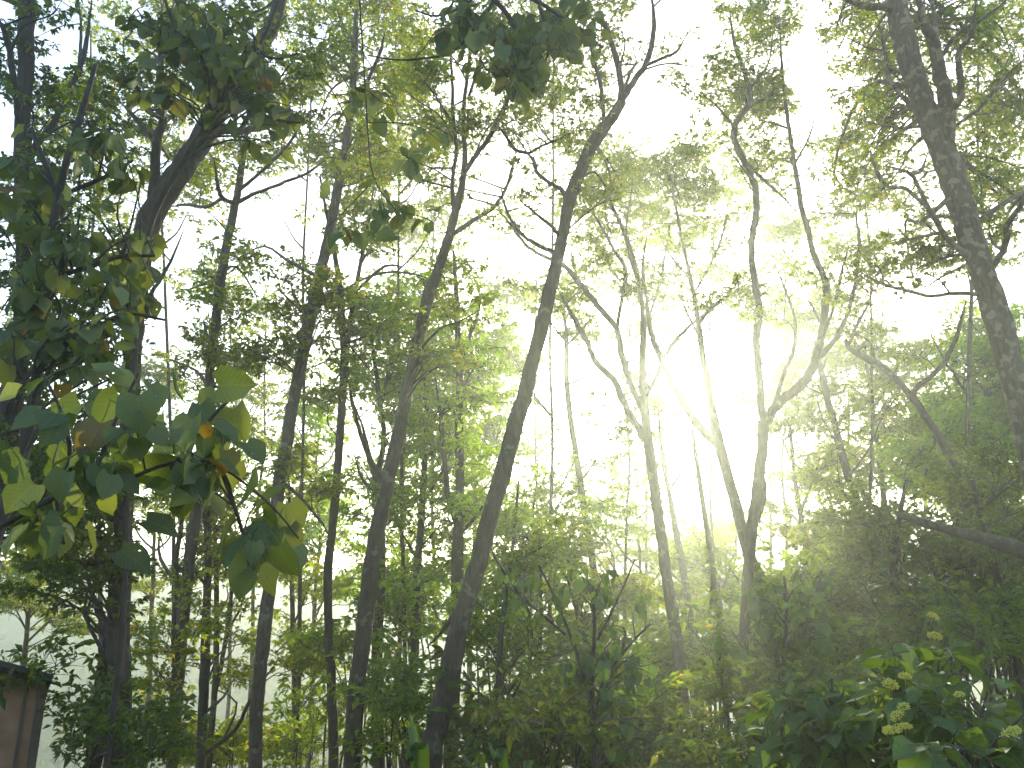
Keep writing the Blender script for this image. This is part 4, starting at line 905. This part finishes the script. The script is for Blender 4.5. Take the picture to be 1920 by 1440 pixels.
big_leaf_plant('climbing_vine', 'dark hanging leaves of the vine draped over the steeply bent trunk', 'vine', 6.0,
  [[(530, -30, 5), (500, 60, 7), (450, 140, 8), (395, 220, 9), (340, 310, 10), (290, 400, 11), (262, 520, 12), (250, 700, 12), (238, 900, 12), (228, 1200, 12)],
   [(300, -30, 5), (330, 60, 7), (370, 140, 8), (400, 215, 8)], [(240, 40, 5), (290, 70, 6), (350, 100, 7)], [(570, 230, 4), (520, 225, 6), (460, 200, 7), (420, 190, 8)], [(560, 100, 4), (520, 110, 5), (480, 100, 6)]],
  [(300, 50, 80, 60, 55), (400, 60, 90, 60, 80), (460, 140, 90, 60, 75), (530, 190, 50, 50, 34), (360, 120, 60, 50, 26), (250, 110, 50, 60, 16), (530, 290, 30, 40, 8), (280, 440, 40, 40, 14)],
  HEART, 36, 703, dspread=.6)
big_leaf_plant('overhanging_limb', 'dark broad leaves hanging into the top centre of the picture', 'tree limb', 5.4,
  [[(960, 190, 3), (985, 110, 6), (960, 40, 9), (900, -20, 12), (760, -90, 18), (400, -260, 28), (0, -420, 36), (-300, -300, 40), (-420, 300, 46), (-440, 1200, 50)],
   [(1130, 90, 4), (1080, 50, 6), (1020, 10, 8), (960, -20, 10)], [(880, 60, 4), (875, 20, 6), (870, -30, 9)], [(1100, -10, 4), (1040, -40, 6), (940, -50, 9)], [(1010, 150, 3), (1030, 80, 5), (1010, 10, 6)], [(690, 104, 2.5), (740, 112, 3.5), (790, 110, 4.5), (850, 96, 5), (900, 40, 7), (940, -20, 8)], [(780, 20, 3), (820, 30, 4), (870, 10, 5), (910, -25, 7)]],
  [(890, 50, 50, 60, 55), (960, 110, 60, 50, 65), (1010, 60, 60, 50, 60), (1070, 40, 50, 50, 44), (1120, 80, 25, 25, 6), (990, 170, 40, 25, 14), (860, 20, 30, 30, 12)],
  HEART, 36, 704, dspread=.5)
big_leaf_plant('hanging_vine', 'loose chain of broad leaves hanging before the tall pale trunk, bleached by haze', 'vine', 5.0,
  [[(840, 440, 1.5), (800, 410, 2), (740, 390, 2), (700, 330, 2.5), (690, 250, 3), (684, 150, 3), (676, 40, 3), (660, -120, 5), (560, -300, 12), (100, -500, 20), (-300, -300, 26), (-460, 400, 30), (-470, 1200, 32)],
   [(740, 480, 1.5), (730, 430, 2), (715, 370, 2)], [(570, 440, 1.5), (620, 420, 1.5), (690, 350, 2)], [(740, 200, 1.5), (715, 190, 2), (690, 170, 2)], [(830, 270, 1.5), (790, 240, 1.5), (740, 230, 2), (690, 230, 2)]],
  [(690, 195, 45, 35, 14), (800, 260, 40, 30, 12), (730, 360, 40, 40, 13), (740, 420, 40, 40, 11), (800, 400, 35, 25, 6), (585, 440, 25, 35, 6), (600, 310, 25, 25, 5)],
  HEART, 36, 705, dspread=.4)

# round-leaved shrub in the middle of the undergrowth
big_leaf_plant('broadleaf_shrub', 'shrub with round dangling leaves, some yellow, in the middle of the undergrowth', 'shrub', 7.0,
  [[(1110, 1100, 4), (1115, 1180, 7), (1110, 1260, 9), (1112, 1340, 10), (1115, 1440, 11)], [(1220, 1170, 4), (1180, 1210, 5), (1130, 1280, 7), (1112, 1360, 8)], [(1010, 1060, 4), (1040, 1120, 5), (1080, 1220, 7), (1108, 1320, 8)], [(940, 1090, 3), (990, 1130, 4), (1060, 1190, 6)], [(1190, 1050, 3), (1160, 1120, 4), (1120, 1200, 6)]],
  [(950, 1100, 40, 40, 22), (1030, 1110, 60, 50, 26), (1100, 1080, 50, 40, 24), (1130, 1190, 70, 60, 50), (1180, 1270, 70, 60, 45), (1060, 1230, 60, 60, 30), (1200, 1390, 60, 50, 30), (1170, 1090, 40, 40, 18)],
  ROUND, 20, 706, dspread=.8, droop=(-1.5, -.7))
big_leaf_plant('broadleaf_shrub', 'pale leaved shrub just right of the two limbed trunk, above the bank', 'shrub', 8.5,
  [[(1470, 1080, 4), (1475, 1150, 6), (1470, 1240, 8), (1468, 1340, 9), (1470, 1440, 10)], [(1540, 1070, 4), (1520, 1150, 5), (1485, 1250, 7)], [(1400, 1130, 3), (1430, 1190, 5), (1465, 1280, 7)], [(1370, 1180, 3), (1410, 1240, 5), (1460, 1310, 6)]],
  [(1450, 1130, 60, 50, 50), (1520, 1110, 50, 50, 45), (1380, 1190, 50, 40, 35), (1540, 1190, 60, 40, 35), (1450, 1220, 60, 40, 35)],
  ROUND, 19, 707, dspread=.8, droop=(-1.3, -.3))

# flowering shrub with pointed leaves on the bank, lower right
def bank_shrub(label, d, cx, cy_, rx, ry, n, px, seed, stems):
    return big_leaf_plant('flowering_shrub' if 'flower' in label else 'broadleaf_shrub', label, 'shrub', d, stems, [(cx, cy_, rx, ry, n * .55), (cx + rx * .3, cy_ + ry * .25, rx * .65, ry * .6, n * .25), (cx - rx * .35, cy_, rx * .55, ry * .7, n * .2)],
                          OVATE, px, seed, dspread=.55, droop=(-.75, .25), roll=.35)
rG, oG, rsG = bank_shrub('flowering shrub with yellowish flower heads among pointed leaves, lower right', 3.4, 1760, 1310, 150, 120, 270, 55, 708,
  [[(1750, 1230, 5), (1755, 1320, 8), (1760, 1420, 10), (1765, 1500, 11)], [(1660, 1270, 4), (1690, 1350, 6), (1745, 1450, 9)], [(1860, 1250, 4), (1840, 1340, 6), (1785, 1450, 9)], [(1620, 1340, 4), (1680, 1400, 6), (1745, 1470, 8)], [(1920, 1340, 4), (1860, 1400, 6), (1790, 1470, 8)]])
bank_shrub('low shrub with broad pointed dark green leaves, left of the flowering shrub', 3.6, 1560, 1350, 150, 90, 270, 52, 709,
  [[(1560, 1270, 5), (1562, 1350, 7), (1565, 1430, 9), (1570, 1500, 10)], [(1450, 1310, 4), (1500, 1370, 6), (1555, 1450, 8)], [(1660, 1300, 4), (1620, 1370, 6), (1580, 1450, 8)], [(1430, 1390, 4), (1490, 1420, 6), (1550, 1470, 8)]])
bank_shrub('dark shrub with large pointed leaves in the lower right corner', 2.9, 1830, 1420, 150, 60, 150, 66, 710,
  [[(1830, 1360, 5), (1835, 1440, 8), (1840, 1500, 9)], [(1740, 1400, 4), (1790, 1450, 6), (1830, 1490, 8)], [(1920, 1380, 4), (1890, 1440, 6), (1850, 1490, 8)]])
bank_shrub('shrub of small pointed leaves along the bottom edge under the two limbed tree', 4.2, 1470, 1420, 120, 45, 160, 40, 711,
  [[(1460, 1380, 5), (1465, 1440, 7), (1470, 1500, 8)], [(1380, 1410, 4), (1420, 1450, 6), (1460, 1490, 7)], [(1560, 1400, 4), (1520, 1450, 6), (1480, 1490, 7)]])

# flower heads: bunches of tiny florets
def flower_mesh(seed):
    rs = np.random.RandomState(seed); V = []; Tt = []
    octv = np.array([(1, 0, 0), (-1, 0, 0), (0, 1, 0), (0, -1, 0), (0, 0, 1), (0, 0, -1)], float)
    octf = np.array([(0, 2, 4), (2, 1, 4), (1, 3, 4), (3, 0, 4), (2, 0, 5), (1, 2, 5), (3, 1, 5), (0, 3, 5)])
    n = 60
    for i in range(n):
        z = 1 - 2 * (i + .5) / n * .8; r = math.sqrt(max(0, 1 - z * z)); a = i * 2.4
        c = np.array([r * math.cos(a), r * math.sin(a), z * .7]) * (1 + .12 * rs.randn())
        V.append(octv * rs.uniform(.13, .22) + c); Tt.append(octf + i * 6)
    V.append(np.array([(0.03, 0, 0), (-.03, .02, 0), (-.01, -.03, 0), (.1, 0, -3.)])); b = n * 6
    Tt.append(np.array([(0, 1, 3), (1, 2, 3), (2, 0, 3)]) + b)
    return mesh_np('flower_head', np.concatenate(V), None, np.concatenate(Tt), [M['flower']])
FM = [flower_mesh(k) for k in range(3)]
for k, (x, y, s) in enumerate([(1670, 1283, 11), (1697, 1268, 9), (1694, 1325, 8), (1682, 1342, 10), (1672, 1370, 12), (1697, 1362, 9), (1753, 1193, 10), (1896, 1374, 13), (1768, 1418, 9), (1836, 1415, 8), (1799, 1302, 7), (1750, 1155, 8), (1706, 1420, 7)]):
    p = P(x, y, 2.75)
    o = bpy.data.objects.new('flower_head', FM[k % 3]); C.objects.link(o); o.parent = rG
    o.location = p - oG; sz = s * .0006667 * 2.75 * 1.15; o.scale = (sz, sz, sz * .8); o.rotation_euler = (rsG.randn() * .3, rsG.randn() * .3, rsG.rand() * 6)

# spear shaped leaves rising at the bottom centre
def blade_plant(label, base_px, d, blades, seed):
    g = P(base_px[0], base_px[1], d); g[2] = float(ground_h(g[0], g[1]))
    root = thing('spear_leaf_plant', label, 'plant', g)
    for (tx, ty, bx, by, w) in blades:
        e = P(tx, ty, d); b = P(bx, by, d); s0 = S(bx, by, d)
        # carried on down to the plant's foot
        pts = [g, g * .45 + b * .55 + np.array([0, .05, 0]), b, b * .6 + e * .4 + np.array([0, -.02, 0]), b * .25 + e * .75, e]
        ws = [.25, .75, 1.0, .85, .45, 0.0]
        pts2, w2 = smooth_line(pts, ws, 4)
        V = []; Q = []
        sx = np.array([1, 0, 0.]); 
        for i, (p, ww) in enumerate(zip(pts2, w2)):
            hw = w * .5 * s0 * ww
            for s in (-1, -.5, 0, .5, 1): V.append(p + sx * s * hw + np.array([0, -1, 0]) * (abs(s) * hw * .7))
        for i in range(len(pts2) - 1):
            for j in range(4):
                a_ = i * 5 + j; Q.append((a_, a_ + 1, a_ + 6, a_ + 5))
        link('leaf', mesh_np('spear_leaf', np.array(V) - g, Q, None, [M['blade']], smooth=True), root)
blade_plant('tall spear shaped green leaves at the foot of the great leaner', (790, 1560), 3.0, [(768, 1332, 792, 1450, 30), (762, 1385, 778, 1450, 14), (860, 1405, 905, 1460, 10)], 1)
blade_plant('smaller spear shaped leaf right of the tall ones at the bottom edge', (955, 1560), 3.2, [(915, 1390, 945, 1450, 18), (1000, 1420, 985, 1470, 12)], 2)

# ------------------------------------------------------------------ house at the lower left
def box_obj(name, x0, x1, y0, y1, z0, z1, mat, parent, origin):
    v = np.array([(x, y, z) for z in (z0, z1) for y in (y0, y1) for x in (x0, x1)]) - np.asarray(origin)
    q = [(0, 2, 3, 1), (4, 5, 7, 6), (0, 1, 5, 4), (2, 6, 7, 3), (0, 4, 6, 2), (1, 3, 7, 5)]
    return link(name, mesh_np(name, v, q, None, [mat]), parent)
HD = 7.4
c1 = P(84, 1290, HD); gz = float(ground_h(c1[0] - 2, HD + 1)) - .3
org = np.array([c1[0], HD, gz])
house = thing('house', 'small brown walled house with a dark roof in the lower left corner', 'house', org)
house.rotation_euler = (0, 0, math.radians(30))
rz = P(84, 1262, HD)[2]
box_obj('wall', c1[0] - 5, c1[0] - .012, HD, HD + 5, gz, rz - 1.5, M['wall'], house, org)
box_obj('front_wall', c1[0] - 5, c1[0] - .012, HD + .001, HD + .12, rz - 1.5, rz, M['wall'], house, org)
for xx in (37, -40, -120, -200):
    px_ = P(xx, 1400, HD)[0]
    box_obj('wall_batten', px_ - .012, px_ + .012, HD - .014, HD - .002, gz, rz - .02, M['trim'], house, org)
box_obj('corner_trim', c1[0] - .05, c1[0] + .02, HD - .02, HD + .05, gz, rz - .01, M['trim'], house, org)
# sloping roof: low eave to the right
e0 = P(96, 1262, HD); e1 = P(-10, 1232, HD); sl = 1.25 * (e1[2] - e0[2]) / (e1[0] - e0[0])
rv = []
for x in (e0[0], e0[0] - 5.6):
    for y in (HD - .22, HD + 5.2):
        zt = e0[2] + sl * (x - e0[0]) - (1.5 if y > HD + 1 else 0)
        rv += [(x, y, zt), (x, y, zt - .045)]
rv = np.array(rv) - org
link('roof', mesh_np('roof', rv, [(0, 4, 6, 2), (1, 3, 7, 5), (0, 1, 5, 4), (2, 6, 7, 3), (0, 2, 3, 1), (4, 5, 7, 6)], None, [M['roofing']]), house)
# gable infill under the roof slope
gv = np.array([(c1[0] - .03, HD + .003, rz), (c1[0] - 5, HD + .003, rz), (c1[0] - 5, HD + .003, e0[2] + sl * (c1[0] - 5 - e0[0]) - .075), (c1[0] - .03, HD + .003, e0[2] + sl * (c1[0] - .03 - e0[0]) - .075)]) - org
gv2 = gv + np.array([0, .1, 0])
link('gable', mesh_np('gable', np.vstack([gv, gv2]), [(0, 1, 2, 3), (4, 7, 6, 5), (0, 3, 7, 4), (0, 4, 5, 1), (1, 5, 6, 2), (2, 6, 7, 3)], None, [M['wall']]), house)

# ------------------------------------------------------------------ far valley: houses and woods
def far_house(label, px, d, w, red, seed):
    r = ray(px, 1300); x = r[0] / r[1] * d; y = d; z = float(ground_h(x, y))
    org = np.array([x, y, z])
    root = thing('far_house', label, 'house', org, 'little houses on the valley floor')
    h = w * .55; dp = w * .8
    box_obj('wall', x - w / 2, x + w / 2, y, y + dp, z - 1, z + h, M['white_wall'], root, org)
    v = np.array([(x - w * .58, y - .5, z + h + .02), (x + w * .58, y - .5, z + h + .02), (x + w * .58, y + dp + .5, z + h + .02), (x - w * .58, y + dp + .5, z + h + .02), (x - w * .5, y + dp / 2, z + h + w * .28), (x + w * .5, y + dp / 2, z + h + w * .28)]) - org
    link('roof', mesh_np('roof', v, [(0, 1, 5, 4), (2, 3, 4, 5), (0, 3, 2, 1)], [(0, 4, 3), (1, 2, 5)], [M['red_roof'] if red else M['white_wall']]), root)
    for k in (-.28, 0, .28):
        box_obj('window', x + k * w - .5, x + k * w + .5, y - .06, y - .01, z + h * .35, z + h * .75, M['glass'], root, org)
far_house('tiny pale house on the valley floor between the bent trunk and the slim curving tree', 300, 84, 2.6, False, 1)
far_house('tiny red roofed house on the valley floor beside the long dark leaning trunk', 735, 78, 3, True, 2)
far_house('tiny pale house on the valley floor just behind the spear shaped leaves', 756, 82, 3, False, 3)
far_house('tiny pale house glimpsed right of the wishbone sapling', 1030, 82, 3, False, 4)

rs = np.random.RandomState(9)
tv = np.array([(0, 0, 1), (.9, 0, .3), (.28, .85, .35), (-.73, .53, .25), (-.73, -.53, .4), (.28, -.85, .3), (.5, .3, -.4), (-.2, .6, -.4), (-.5, -.3, -.4), (.2, -.6, -.4)])
tf = np.array([(0, 1, 2), (0, 2, 3), (0, 3, 4), (0, 4, 5), (0, 5, 1), (1, 6, 2), (2, 7, 3), (3, 8, 4), (4, 9, 5), (5, 9, 1), (1, 9, 6), (2, 6, 7), (3, 7, 8), (4, 8, 9)])
VV = []; TT = []; c = 0
for i in range(9000):
    y = rs.uniform(64, 190); x = rs.uniform(-1, 1) * (y * .85 + 10)
    if mnoise.noise(Vector((x * .03, y * .03, 3.1))) < -.12 + (.25 if y < 86 else 0): continue
    s = rs.uniform(.5, 1.4)
    v = tv * s * rs.uniform(.8, 1.2, tv.shape) + np.array([x, y, float(ground_h(x, y)) + s * .5])
    VV.append(v); TT.append(tf + c); c += 10
fw = link('far_woods', mesh_np('far_woods', np.concatenate(VV), None, np.concatenate(TT), [M['dark']]))
tag(fw, 'faint wooded hillside across the valley', kind='stuff')

# leafy ground cover on the near slope
fo = Foliage(); rs = np.random.RandomState(12)
for i in range(2600):
    y = rs.uniform(4.5, 26) ; x = rs.uniform(-1, 1) * (y * .75 + 2)
    z = float(ground_h(x, y))
    az = rs.rand() * 6.28
    fo.spray(np.array([x, y, z]), np.array([math.cos(az), math.sin(az), rs.uniform(.2, .9)]), rs.uniform(.3, .6), rs, .7)
tag(link('ground_cover', fo.mesh('ground_cover', M['shrub'], M['twig'], (0, 0, 0))), 'low leafy growth covering the slope under the trees', kind='stuff')
print('SPRAYS', STATS['sprays'], 'objects', len(bpy.data.objects), 'tris', sum(len(o.data.polygons) for o in bpy.data.objects if o.type == 'MESH' and o.data.users == 1))
